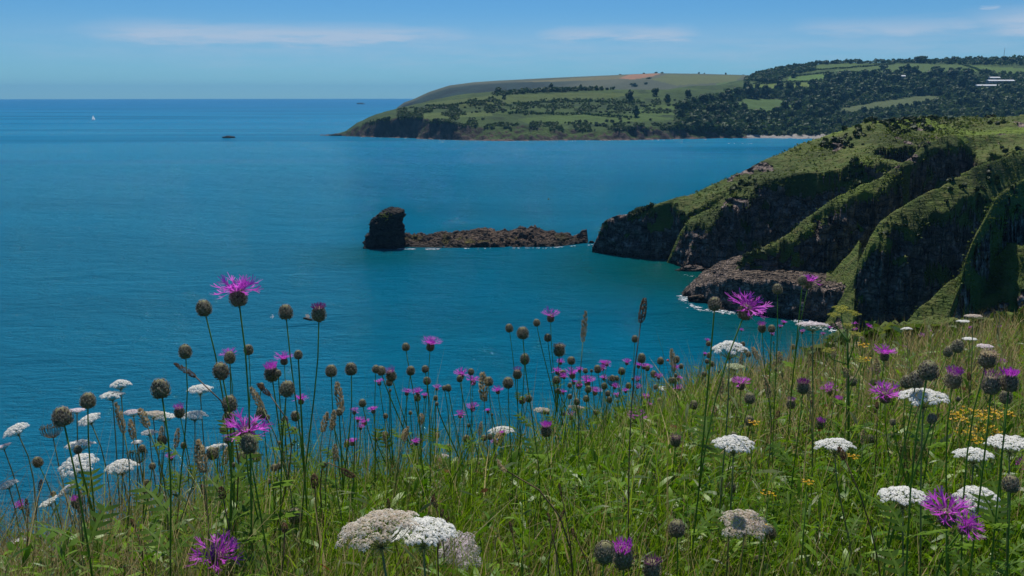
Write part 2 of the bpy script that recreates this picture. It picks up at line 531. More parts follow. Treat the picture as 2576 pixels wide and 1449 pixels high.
def headland_height(AZ, RR):
    X, Y = RR * np.sin(AZ), RR * np.cos(AZ)
    n1 = fbm(X / 11, Y / 11, 0, 3, 3)
    n2 = fbm(X / 3.3, Y / 3.3, 0, 11, 3)
    Z = np.full_like(X, -4.0)
    G = np.zeros_like(X)
    for i, r in enumerate(RIDGES):
        zc = np.interp(AZ, r["az"], r["z"]); dc = np.interp(AZ, r["az"], r["d"])
        gw = np.interp(AZ, r["gaz"], r["gw"]); gs = np.interp(AZ, r["gaz"], r["gs"])
        left = np.maximum(r["az"][0] - AZ, 0) * dc
        right = np.maximum(AZ - r["az"][-1], 0) * dc
        zc = zc - left * r["end"] - (right * .8 if i in (4,) else 0)
        if i > 0: zc = zc + 1.5 * fbm(AZ * 200 / 9.0, i * 3.7, 0, 141, 3)
        u = dc - RR
        warp = (n1 * 2.6 + n2 * .45) * sst(0.5, 7, u)
        uw = u + warp
        gw = np.where(gw > 1.5, np.maximum(gw * (1 + .75 * n1) + 3.2 * n2, .6), gw)
        drop = gs * np.clip(uw, 0, gw) + r["cs"] * np.clip(uw - gw, 0, None)
        zz = np.where(u >= 0, zc - drop, zc + r["bs"] * u)
        g = np.where(u >= -1, np.where(uw < gw + .6, 1.0, 0.0), np.where(r["bs"] > .7, .75, 1.0))
        if i == 0:
            g = g * sst(0, .004, AZ - np.interp(1575, [1511, 1650], [r["az"][0], r["az"][4]]))
        up = zz > Z
        Z = np.where(up, zz, Z); G = np.where(up, g, G)
    # flat wave-cut ledge under the second ridge
    lx0, lx1 = math.atan2(*Pd(1722, 740, 200)[:2]), math.atan2(*Pd(2172, 690, 195)[:2])
    t = (AZ - lx0) / (lx1 - lx0)
    lip = np.interp(t, [0, .1, .22, .4, .7, 1], [203, 199, 193.5, 190.5, 188.5, 187]) + n1 * 1.6 + n2 * 1.2
    st = (Y * .45 + X * .22 + n1 * 1.6); top = np.interp(t, [-.05, 0, .10, .2, .35, .6, 1], [-2, .6, 3.4, 5.4, 6.7, 6.9, 6.7]) + .20 * n2 + .45 * (st - np.floor(st))
    back = np.interp(t, [0, .1, .25, .4], [206, 214, 219, 222])
    lz = np.where(RR > lip, top, top - (lip - RR) * 2.6)
    lz = np.where(RR > back, lz - (RR - back) * 2.0, lz)
    lz = np.where((t < -.04) | (t > 1.03), -9, lz)
    L = lz > Z
    Z = np.where(L, lz, Z); G = np.where(L, np.where((t > .80) & (RR > lip + 4), .55, 0.0), G)
    LED = np.where(L, 1.0, 0.0)
    # grassy apron where the ledge meets the third buttress
    a0 = math.atan2(*Pd(2085, 668, 200)[:2]); a1 = math.atan2(*Pd(2160, 620, 200)[:2])
    ap = 7 + np.clip((AZ - a0) / (a1 - a0), 0, 1.3) * 8.0 - np.abs(RR - 199) * .55
    ap = ap + 1.2 * n1 + .6 * n2 - np.clip(AZ - a1, 0, 1) * 900 - np.clip(a0 - AZ, 0, 1) * 900
    L2 = ap > Z
    Z = np.where(L2, ap, Z); G = np.where(L2, 1.0, G); LED = np.where(L2, 0, LED)
    # grass caught on the faces, bare rock showing through the turf
    pt = fbm(X / 7, Y / 7, Z / 5, 131, 3)
    G = np.where((G < .3) & (pt > .20) & (Z > 5) & (LED < .5), .85, G)
    G = np.where((G > .7) & (pt < -.42), .1, G)
    return Z, G, LED, n1, n2


def build_headland():
    a0, a1 = math.atan2(*Pd(1490, 600, 262)[:2]), math.atan2(*Pd(2720, 450, 200)[:2])
    az = np.linspace(a0, a1, 640)
    rs = np.concatenate([np.arange(72, 100, 1.0), np.arange(100, 112, .5), np.arange(112, 150, .24), np.arange(150, 180, .5), np.arange(180, 272, .42), np.arange(272, 330, .9), np.arange(330, 420, 4.0)])
    RR, AZ = np.meshgrid(rs, az, indexing='ij')
    Z, G, LED, n1, n2 = headland_height(AZ, RR)
    X, Y = RR * np.sin(AZ), RR * np.cos(AZ)
    # roughness: craggy on rock, tussocky on turf
    rock = fbm(X / 2.1, Y / 2.1, Z / 1.3, 21, 4, .55)
    crag = 1 - np.abs(fbm(X / 4.2 + Z * .12, Y / 4.2, Z / 2.4, 31, 3)) * 2
    tus = .9 * fbm(X / 1.8, Y / 1.8, 0, 41, 3) + 1.5 * fbm(X / 6.5, Y / 6.5, 0, 43, 3)
    rk = (1 - G)
    wx = X * .82 + Y * .25 + fbm(X / 5, Y / 5, Z / 5, 71, 2) * 2.2
    ca, cb = (wx * .86 + Z * .5) / 2.6, (Z * .86 - wx * .5) / 1.25
    blk = _h(np.floor(ca).astype(np.int64), np.floor(cb).astype(np.int64), np.floor(Y / 4).astype(np.int64), 5) - .5
    ca2, cb2 = (wx * .9 + Z * .42) / 1.1, (Z * .9 - wx * .42) / .6
    blk2 = _h(np.floor(ca2).astype(np.int64), np.floor(cb2).astype(np.int64), np.floor(Y / 2).astype(np.int64), 9) - .5
    tz = (Z * .9 + wx * .30) / 2.4; ter = tz - np.floor(tz)
    push = rk * (rock * 1.4 + crag * 1.1 + blk * 1.1 - ter * 1.0) * np.where(LED > .5, .45, 1)
    RR2 = RR - push
    Z = Z + rk * rock * .45 + G * tus * .42
    X, Y = RR2 * np.sin(AZ), RR2 * np.cos(AZ)
    v = np.stack([X, Y, Z], -1).reshape(-1, 3)
    f = grid_faces(len(rs), len(az))[:, ::-1]
    zf = Z.reshape(-1)
    keep = zf[f].max(1) > -1.2
    f = f[keep]
    used = np.unique(f); remap = np.zeros(len(v), np.int64); remap[used] = np.arange(len(used))
    me = mesh_np("headland", v[used], remap[f], smooth=True, attrs={"turf": G.reshape(-1)[used], "ledge": LED.reshape(-1)[used]})
    o = obj("headland", me, M_CLIFF)
    # rock colour split by slope to stand for lit ledge top and shaded front
    me.materials.append(M_PALE)
    led = LED.reshape(-1)[used]
    vz = v[used]; fz = remap[f]
    nn = np.cross(vz[fz[:, 2]] - vz[fz[:, 0]], vz[fz[:, 3]] - vz[fz[:, 1]]); up = np.abs(nn[:, 2]) / (np.linalg.norm(nn, axis=1) + 1e-9)
    mi = ((led[fz].mean(1) > .6) & (up > .72)).astype(np.int32)
    me.polygons.foreach_set("material_index", mi)
    tag(o, "steep headland of dark slate cliffs with turf on its ridges", "headland", kind="structure")
    # scrub and tussocks on the turf
    vv = v[used]; ff = remap[f]
    a = vv[ff[:, 0]]; b_ = vv[ff[:, 2]]; c1 = vv[ff[:, 1]]; c3 = vv[ff[:, 3]]
    nrm = np.cross(b_ - a, c3 - c1); area = .5 * np.linalg.norm(nrm, axis=1)
    gg = G.reshape(-1)[used][ff].mean(1)
    ctr = (a + b_) / 2
    dist = np.hypot(ctr[:, 0], ctr[:, 1])
    nse = fbm(ctr[:, 0] / 14, ctr[:, 1] / 14, 0, 77, 3)
    w = area * (gg > .45) * (np.clip(.75 + nse * 1.6, .12, 2)) * (dist < 330) * (ctr[:, 2] > 3) * np.clip(230 / dist, .7, 2.5) ** 2
    n = 40000
    idx = rng.choice(len(ff), n, p=w / w.sum())
    p = ctr[idx] + rng.normal(0, .25, (n, 3)) * [1, 1, .1]
    sz = (.16 + .30 * rng.random(n) ** 2) * (.8 + .7 * np.clip(nse[idx] + .25, 0, 1)) * np.clip(dist[idx] / 230, .55, 1.2)
    leaf_cloud("headland_scrub", p, sz, 3, M_SCRUB, "low bracken and grass tussocks covering the headland ridges", "scrub")
    g2 = fbm(ctr[:, 0] / 9, ctr[:, 1] / 9, 0, 83, 3)
    w2 = area * (gg > .6) * np.clip(g2 - .08, 0, 1) ** 1.5 * (dist < 330) * (ctr[:, 2] > 4)
    n2_ = 1500; i2 = rng.choice(len(ff), n2_, p=w2 / w2.sum())
    s2 = rng.uniform(.5, 1.15, n2_) * np.clip(dist[i2] / 230, .5, 1.2)
    leaf_cloud("gorse_clumps", ctr[i2], s2, 14, M_GORSE, "dark gorse and bramble clumps dotted over the headland turf", "scrub", lift=.35)


def leaf_cloud(name, p, sz, k, mat, label, cat, flat=.75, lift=.45):
    """k leaf-clump faces around each point, all one stand of ground cover"""
    n = len(p)
    d = rng.normal(0, 1, (n, k, 3)); d /= np.linalg.norm(d, axis=2, keepdims=True)
    c = p[:, None, :] + d * sz[:, None, None] * np.array([.55, .55, .40]) + np.array([0, 0, 1]) * (sz * lift)[:, None, None]
    nn = d * np.array([.8, .8, .6]) + rng.normal(0, .45, (n, k, 3)) + np.array([0, 0, .45])
    nn /= np.linalg.norm(nn, axis=2, keepdims=True)
    t = rng.normal(0, 1, (n, k, 3)); u = np.cross(nn, t); u /= np.linalg.norm(u, axis=2, keepdims=True); w = np.cross(nn, u)
    s = (sz[:, None] * (.40 + .3 * rng.random((n, k))))[..., None]
    quad = np.stack([c + u * s, c + w * s * flat, c - u * s, c - w * s * flat], 2).reshape(-1, 3)
    f = np.arange(len(quad)).reshape(-1, 4)
    o = obj(name, mesh_np(name, quad, f), mat)
    return tag(o, label, cat, kind="stuff")


M_SCRUB = mat_leaf("headland scrub leaves", [(0, (.040, .070, .010)), (.45, (.068, .105, .014)), (.8, (.100, .135, .020)), (1, (.140, .130, .034))],
                   .35, .6, .2, patch=(.05, .42, .62, (.15, .20, .016)))
M_GORSE = mat_leaf("gorse leaves", [(0, (.014, .026, .008)), (.5, (.030, .052, .012)), (1, (.060, .085, .018))], .25, .6, .2)
build_headland()


# ------------------------------------------------------------------ sea stack, reef and loose rocks
def rock_blob(name, c, size, seed, mat, label, cat="rock", group=None, turf_top=99, nseg=26, nring=16, rough=.22, rotz=0.0):
    """boulder: uneven, flat-faced, sits half a metre into the water or ground"""
    th = np.linspace(0, 2 * math.pi, nseg, endpoint=False); ph = np.linspace(-.35, math.pi / 2, nring)
    PH, TH = np.meshgrid(ph, th, indexing='ij')
    d = np.stack([np.cos(PH) * np.cos(TH), np.cos(PH) * np.sin(TH), np.sin(PH)], -1)
    r = 1 + rough * 2 * fbm(d[..., 0] * 1.6 + seed, d[..., 1] * 1.6, d[..., 2] * 2.2, seed, 4) + rough * .6 * vnoise(d[..., 0] * 5, d[..., 1] * 5, d[..., 2] * 7 + seed, seed + 5)
    v = d * r[..., None] * np.asarray(size)
    cz, sz = math.cos(rotz), math.sin(rotz)
    v = np.stack([v[..., 0] * cz - v[..., 1] * sz, v[..., 0] * sz + v[..., 1] * cz, v[..., 2]], -1)
    i = np.arange(nring * nseg).reshape(nring, nseg)
    j = np.roll(i, -1, 1)
    f = np.stack([i[:-1], j[:-1], j[1:], i[1:]], -1).reshape(-1, 4)
    vv = v.reshape(-1, 3)
    turf = (vv[:, 2] > turf_top).astype(float)
    o = obj(name, mesh_np(name, vv, f, attrs={"turf": turf}), mat, loc=c)
    return tag(o, label, cat, group)


def build_stack():
    base = Psea(960, 626)
    D = math.hypot(base[0], base[1]); k = D / S * 1.005
    # outline: height above water (picture units) -> left and right edge
    hy = np.array([640, 626, 612, 600, 590, 575, 560, 545, 538, 534])
    lx = np.array([905, 907, 911, 917, 926, 930, 936, 950, 960, 966])
    rx = np.array([1016, 1014, 1014, 1013, 1014, 1013, 1010, 1013, 1012, 1008])
    n = 46
    ys = np.linspace(640, 534, n)
    L = np.interp(ys, hy[::-1], lx[::-1]); Rr = np.interp(ys, hy[::-1], rx[::-1])
    nseg = 72
    v = []
    for y, l, r in zip(ys, L, Rr):
        cx, hw = (l + r) / 2, (r - l) / 2
        z = (626 - y) * k * 1.02
        for q in range(nseg):
            a = 2 * math.pi * q / nseg
            ca, sa = math.cos(a), math.sin(a)
            e = .75
            v.append([(cx - 960 + hw * math.copysign(abs(ca) ** e, ca)) * k, hw * .78 * math.copysign(abs(sa) ** e, sa) * k + 4.5, z])
    v = np.array(v)
    rad = v.copy(); rad[:, 2] = 0; rad[:, 1] -= 4.5
    nr = rad / (np.linalg.norm(rad, axis=1, keepdims=True) + 1e-6)
    nz = fbm(v[:, 0] / 2.6, v[:, 1] / 2.6, v[:, 2] / 2.0, 5, 4) * 1.1 + .5 * fbm(v[:, 0] / 1.0, v[:, 1] / 1.0, v[:, 2] / .7, 9, 3)
    qx, qz = (v[:, 0] * .85 + v[:, 2] * .5) / 1.5, (v[:, 2] * .85 - v[:, 0] * .5) / .9
    nz = nz + .75 * (_h(np.floor(qx).astype(np.int64), np.floor(qz).astype(np.int64), np.floor(v[:, 1] / 2).astype(np.int64), 3) - .5)
    v = v + nr * nz[:, None]
    v[:, 2] += .4 * fbm(v[:, 0] / 1.5, v[:, 1] / 1.5, 0, 3, 3) * (v[:, 2] > 1)
    i = np.arange(n * nseg).reshape(n, nseg); j = np.roll(i, -1, 1)
    f = [np.stack([i[:-1], j[:-1], j[1:], i[1:]], -1).reshape(-1, 4)]
    # rounded top
    topc = v[i[-1]].mean(0); rings = []
    vs_ = [v]
    prev = i[-1]; cnt = len(v)
    for s_, hh in ((.72, .35), (.42, .55), (.15, .6)):
        ring = topc + (v[i[-1]] - topc) * [s_, s_, 1] + [0, 0, hh]
        ring[:, 2] += .35 * fbm(ring[:, 0] / .9, ring[:, 1] / .9, 0, 13, 2)
        ids = np.arange(cnt, cnt + nseg); cnt += nseg
        vs_.append(ring); f.append(np.stack([prev, np.roll(prev, -1), np.roll(ids, -1), ids], -1)); prev = ids
    vs_.append(topc[None] + [0, 0, .65]); f.append(np.stack([prev, np.roll(prev, -1), np.full(nseg, cnt)], -1))
    V = np.concatenate(vs_)
    tz = V[:, 2]
    turf = np.clip(sst(10.2, 11.4, tz + .9 * fbm(V[:, 0] / 1.2, V[:, 1] / 1.2, tz / 1.2, 2, 2)) * .42, 0, 1)
    o = empty("sea_stack", (base[0], D * math.cos(math.atan2(base[0], base[1])), 0))
    tag(o, "tall blunt dark rock stack standing in the sea at the left end of the reef", "sea stack")
    rm = obj("rock", mesh_np("sea_stack_rock", V, f, attrs={"turf": turf}), M_STACK, o)
    kn = rock_blob("rock", (0, 0, 0), (.95, .9, 1.15), 31, M_STACK, None, None, nseg=18, nring=10)
    kn.parent = o; kn.location = (.5 + (969 - 960) * k - .5, 3.2, 10.55); kn.name = "knob"
    pts = np.array([[1.0 + rnd.gauss(0, .7), 4.5 - 3.2 + rnd.gauss(0, .9), 9.6 + rnd.gauss(0, .55)] for _ in range(70)])
    pts[:, 0] += (966 - 960) * k * .3
    q = leaf_cloud("ledge_plants", pts, np.full(70, .30), 4, M_SCRUB, None, None)
    q.parent = o
    for key in ("label", "category"):
        if key in q: del q[key]
    return o


def build_reef():
    xs = np.array([1004, 1013, 1026, 1040, 1080, 1100, 1150, 1190, 1220, 1250, 1290, 1345, 1362, 1380, 1405, 1430, 1447, 1453, 1463, 1476, 1480])
    ty = np.array([603, 590, 587, 591, 594, 588, 587, 580, 574, 581, 574, 571, 577, 583, 588, 592, 589, 586, 583, 580, 612])
    X0, X1 = Psea(1000, 622)[0], Psea(1484, 612)[0]
    px = np.linspace(1000, 1484, 300)
    yc = np.interp(px, xs, ty)
    front = np.array([math.hypot(*Psea(p, np.interp(p, [1000, 1150, 1400, 1440, 1484], [622, 624, 621, 616, 610]))[:2]) for p in px])
    nr = 74
    t = np.linspace(-.12, 1.35, nr)
    V = np.zeros((nr, len(px), 3))
    for j, (p, y) in enumerate(zip(px, yc)):
        wdt = np.interp(p, [1000, 1030, 1150, 1380, 1450, 1484], [6, 10, 13, 12, 7, 4])
        crest = Pd(p, y, front[j] + wdt)
        zc = crest[2]
        az = math.atan2(crest[0], crest[1])
        d = front[j] + t * wdt
        prof = np.interp(t, [-.12, 0, .07, .5, 1, 1.12, 1.35], [-.6, -.1, .26, .60, 1, .75, -.3])
        V[:, j, 0] = d * math.sin(az); V[:, j, 1] = d * math.cos(az); V[:, j, 2] = np.where(prof > 0, prof * zc, prof * 3)
    X, Y, Z = V[..., 0], V[..., 1], V[..., 2]
    # tilted beds: stepped plates running along the reef
    s = (Y * .55 + X * .10 + fbm(X / 7, Y / 4, 0, 5, 3) * 2.2)
    saw = (s - np.floor(s)); saw = np.where(saw < .82, saw / .82, (1 - saw) / .18) - .5
    s2 = (Y * 1.5 - X * .22 + fbm(X / 3, Y / 2, 0, 15, 3) * 1.6); saw2 = (s2 - np.floor(s2)) - .5
    env = np.clip(Z / 1.0, 0, 1)
    crev = -np.clip(fbm(X / 5, Y / 5, 0, 61, 3) - .22, 0, 1) * 3.5
    Z = Z + env * (saw * 1.25 + saw2 * .55 + fbm(X / 1.6, Y / 1.0, 0, 9, 4) * .6 + crev + .3 * (_h(np.floor(X / 1.7 + Y * .3).astype(np.int64), np.floor(Y / 1.2 - X * .12).astype(np.int64), 0, 4) - .5))
    V[..., 2] = Z
    turf = sst(.02, .3, fbm(X / 5, Y / 3, 0, 91, 3)) * .52 * (Z < 2.6)
    c = np.array([Psea(1240, 622)[0], Psea(1240, 622)[1], 0])
    me = mesh_np("reef", V.reshape(-1, 3) - c, grid_faces(nr, len(px))[:, ::-1], attrs={"turf": turf.reshape(-1)})
    o = obj("rock_reef", me, M_REEF, loc=c)
    tag(o, "long low brown rock reef in the sea between stack and headland tip", "reef")


build_stack()
build_reef()


def sea_rock(x, y, w, hgt, seed, mat, label, name="sea_rock", dep=.6, group=None, **kw):
    c = Psea(x, y); k = math.hypot(c[0], c[1]) / S
    return rock_blob(name, c + np.array([0, w * k * dep * .5, 0]), (w * k / 2, w * k * dep / 2, hgt * k), seed, mat, label, "rock", group, **kw)


sea_rock(1489, 612, 13, 6, 3, M_PALE, "small pale boulder in the gap right of the reef", "boulder")
sea_rock(1503, 613, 14, 8, 4, M_PALE, "pale boulder touching the headland tip at the waterline", "boulder")
sea_rock(1466, 612, 22, 8, 6, M_PALE, "pale flat rock at the right end of the reef", "boulder")
sea_rock(572, 347.5, 30, 5, 8, M_STACK, "dark half-submerged rock alone in the open sea left of the far point")
sea_rock(907, 262.0, 20, 3.6, 10, M_STACK, "tiny dark islet near the horizon, farthest out to sea", rough=.3)
sea_rock(846, 342.0, 36, 5, 12, M_STACK, "low dark rock just off the tip of the far headland")
sea_rock(1745, 683, 75, 13, 14, M_CLIFF, "low dark rock shelf at the foot of the near cliff", dep=.35, nseg=34)
sea_rock(1800, 692, 42, 10, 15, M_CLIFF, "dark boulder between the rock shelf and the pale ledge", dep=.5)
sea_rock(2075, 800, 150, 16, 17, M_REEF, "flat brown rock slab washed by surf below the dark cliff", dep=.38, nseg=44, nring=18)
sea_rock(2160, 812, 80, 26, 19, M_REEF, "brown boulder at the cliff foot behind the pink umbel", dep=.6)
sea_rock(1765, 762, 60, 20, 21, M_PALE, "grey angular rock at the outer tip of the ledge", dep=.5, nseg=30)
sea_rock(1838, 348.5, 10, 2.5, 23, M_STACK, "small dark rock breaking the surf in front of the far beach", dep=.6)


# ------------------------------------------------------------------ foam where the sea meets rock
def build_foam():
    pts = []
    def line(pp, n, spread, s0, s1):
        pp = np.array(pp, float); t = rng.random(n) * (len(pp) - 1); i = np.minimum(t.astype(int), len(pp) - 2); fr = (t - i)[:, None]
        q = pp[i] * (1 - fr) + pp[i + 1] * fr
        gate = vnoise(q[:, 0] / 14, q[:, 1] / 5, 0, 3) > -.15
        for (x, y), ok in zip(q, gate):
            if ok:
                for _ in range(3): pts.append((x + rng.normal(0, spread * 1.5), y + abs(rng.normal(0, spread)), .5 * (s0 + (s1 - s0) * rng.random() ** 3)))
    line([(1000, 625.5), (1070, 626), (1120, 625.5), (1180, 624)], 90, .6, .15, .6)
    line([(1180, 624), (1300, 623.5), (1380, 623), (1430, 619), (1500, 614)], 60, .7, .12, .4)
    line([(1510, 632), (1600, 640), (1690, 652)], 50, 1.2, .10, .32)
    line([(1720, 690), (1800, 702)], 20, 1.5, .1, .3)
    line([(1712, 738), (1728, 760), (1770, 776), (1850, 781), (1960, 785)], 240, 4.0, .10, .5)
    line([(1985, 795), (2040, 806), (2120, 832), (2140, 850)], 330, 7.0, .10, .55)
    line([(555, 348.3), (590, 348.6)], 20, .3, .5, 1.5)
    line([(880, 344.5), (1000, 347.5), (1100, 351), (1220, 356)], 60, .3, .5, 1.6)
    line([(1220, 356), (1400, 355), (1560, 353), (1750, 351)], 80, .3, .5, 1.6)
    line([(1825, 360), (1890, 361)], 8, .5, .6, 2.0)
    V, F = [], []
    for i, (x, y, s) in enumerate(pts):
        c = Psea(x, y, .05 + .004 * (i % 40))
        m = 8; b = len(V); rot = rng.normal(0, .3)
        for q in range(m):
            a = 2 * math.pi * q / m; rr = s * (.55 + .7 * rng.random())
            dx, dy = rr * 1.7 * math.cos(a), rr * math.sin(a) * .8
            V.append((c[0] + dx * math.cos(rot) - dy * math.sin(rot), c[1] + dx * math.sin(rot) + dy * math.cos(rot), c[2]))
        F.append(tuple(range(b, b + m)))
    me = bpy.data.meshes.new("foam"); me.from_pydata(V, [], F)
    b = NB("sea foam")
    o = obj("foam", me, b.done(b.bsdf(b.mix(b.noise(b.pos(), 3.0, 3), (.55, .62, .66), (.85, .87, .88)), .7, .3)))
    tag(o, "thin white surf along the foot of the rocks", "foam", kind="stuff")


build_foam()

# ------------------------------------------------------------------ the far land: green point, wooded valley, hills
FX = [815, 835, 850, 870, 900, 935, 960, 1000, 1040, 1100, 1160, 1240, 1300, 1390, 1500, 1600, 1700, 1800, 1870, 1900, 1960, 2060, 2200, 2300, 2450, 2576, 2800]
W_Y = [341, 341.5, 342, 343, 344, 345, 346, 347, 348.5, 351, 353, 354.5, 354, 353, 353, 352, 350.5, 348.5, 347.5, 347.5, 348, 349.5, 351, 352, 353, 354, 355]      # waterline
T_Y = [340.5, 340.5, 337, 333, 319, 306, 300, 297, 296, 303, 315, 322, 316, 322, 330, 318, 322, 326, 330, 335, 342, 345, 344, 342, 340, 338, 335]   # cliff / beach top
T_D = [1, 2, 4, 8, 10, 12, 14, 14, 14, 14, 18, 22, 22, 22, 14, 14, 16, 22, 20, 22, 26, 30, 30, 30, 30, 30, 30]
M_Y = [340.2, 340.2, 336, 331, 312, 297, 290, 283, 275, 268, 264, 262, 266, 272, 272, 272, 276, 286, 292, 296, 300, 302, 300, 296, 290, 280, 270]
M_D = [2, 4, 8, 16, 25, 35, 45, 60, 80, 110, 130, 150, 150, 150, 150, 150, 140, 130, 130, 130, 130, 140, 150, 160, 170, 180, 190]
C_Y = [340, 340, 335.5, 329, 306, 291, 284, 272, 261, 249, 240, 230, 228, 226, 224, 227, 226, 236, 246, 250, 252, 250, 246, 244, 238, 232, 226]
C_D = [4, 8, 14, 26, 45, 65, 85, 130, 170, 220, 260, 300, 310, 320, 330, 330, 320, 320, 330, 340, 350, 360, 370, 380, 390, 400, 400]
H_Y = [0] * 15 + [0, 221, 216, 210, 207, 206, 204, 204, 202, 200, 196, 190]
H_D = [0] * 15 + [0, 420, 470, 520, 530, 540, 560, 560, 560, 560, 560, 560]
K_Y = [0] * 15 + [0, 219.5, 214, 197, 186, 172.5, 159, 157, 154, 151, 147, 142]
K_D = [0] * 15 + [0, 480, 600, 720, 760, 800, 860, 880, 900, 900, 900, 900]


def far_profile():
    rows = []
    for i, x in enumerate(FX):
        w = Psea(x, W_Y[i]); d0 = math.hypot(w[0], w[1]); az = math.atan2(w[0], w[1])
        pr = [(d0 - 30, -4.0), (d0, .3)]
        for yy, dd in ((T_Y, T_D), (M_Y, M_D), (C_Y, C_D)):
            q = Pd(x, yy[i], d0 + dd[i]); pr.append((d0 + dd[i], max(q[2], .5)))
        if K_D[i]:
            for yy, dd in ((H_Y, H_D), (K_Y, K_D)):
                q = Pd(x, yy[i], d0 + dd[i]); pr.append((d0 + dd[i], q[2]))
            pr.append((d0 + K_D[i] + 300, pr[-1][1] - 10))
        else:
            zc = pr[-1][1]; cd = C_D[i]
            pr.append((d0 + cd * 1.5 + 5, zc * .8)); pr.append((d0 + cd * 2 + 12, zc * .3 - 1)); pr.append((d0 + cd * 2.6 + 40, -4))
        rows.append((az, pr))
    return rows


FAR = far_profile()
F_AZ = np.array([r[0] for r in FAR]); F_D = np.array([[p[0] for p in r[1]] for r in FAR]); F_Z = np.array([[p[1] for p in r[1]] for r in FAR])


def far_base(az, n_r=None, r=None):
    """profile of distances and heights for one azimuth"""
    return (np.array([np.interp(az, F_AZ, F_D[:, k]) for k in range(F_D.shape[1])]),
            np.array([np.interp(az, F_AZ, F_Z[:, k]) for k in range(F_Z.shape[1])]))


def far_height(az, r):
    """arrays -> height, cliff measure"""
    az = np.asarray(az, float); r = np.asarray(r, float)
    X, Y = r * np.sin(az), r * np.cos(az)
    n1 = fbm(X / 60, Y / 60, 0, 201, 3)
    n2 = fbm(X / 16, Y / 16, 0, 207, 3)
    D = [np.interp(az, F_AZ, F_D[:, k]) for k in range(F_D.shape[1])]
    Z = [np.interp(az, F_AZ, F_Z[:, k]) for k in range(F_Z.shape[1])]
    rr = r + (n1 * 9 + n2 * 7) * sst(D[1] - 30, D[1] + 5, r) * (1 - sst(D[3], D[4], r))
    z = np.full_like(X, -4.0)
    for k in range(len(D) - 1):
        t = (rr - D[k]) / np.maximum(D[k + 1] - D[k], .01)
        zz = Z[k] + (Z[k + 1] - Z[k]) * np.clip(t, 0, 1)
        z = np.where((t >= 0) & (t <= 1), zz, z)
    z = np.where(rr > D[-1], Z[-1], z)
    inland = sst(D[2], D[3], rr)
    z = z + inland * (n1 * 2.2 + n2 * .7) * np.clip(z / 20, 0, 1)
    cliff = (rr > D[1] - 3) & (rr < D[2] + 4)
    return z, cliff, n1, n2


def inpoly(px, py, poly):
    px, py = np.asarray(px), np.asarray(py)
    c = np.zeros(px.shape, bool); j = len(poly) - 1
    for i in range(len(poly)):
        xi, yi = poly[i]; xj, yj = poly[j]
        if yi != yj:
            c ^= ((yi > py) != (yj > py)) & (px < (xj - xi) * (py - yi) / (yj - yi) + xi)
        j = i
    return c


FIELDS = [  # outline on the slope, colour
    ([(1898, 212), (2058, 207), (2050, 222), (1900, 224)], (.115, .165, .028)),
    ([(1985, 192), (2095, 186), (2075, 203), (1980, 207)], (.080, .150, .026)),
    ([(2055, 163), (2150, 159), (2190, 166), (2090, 174), (2040, 178)], (.070, .120, .026)),
    ([(2100, 176), (2260, 160), (2420, 163), (2460, 180), (2300, 190), (2110, 184)], (.070, .115, .026)),
    ([(2430, 164), (2576, 172), (2800, 180), (2800, 195), (2576, 190), (2450, 178)], (.080, .135, .026)),
    ([(2120, 272), (2200, 258), (2330, 240), (2380, 243), (2330, 262), (2200, 280), (2110, 290)], (.080, .105, .038)),
    ([(1870, 248), (1960, 250), (2010, 275), (1900, 290), (1850, 270)], (.060, .110, .022)),
]


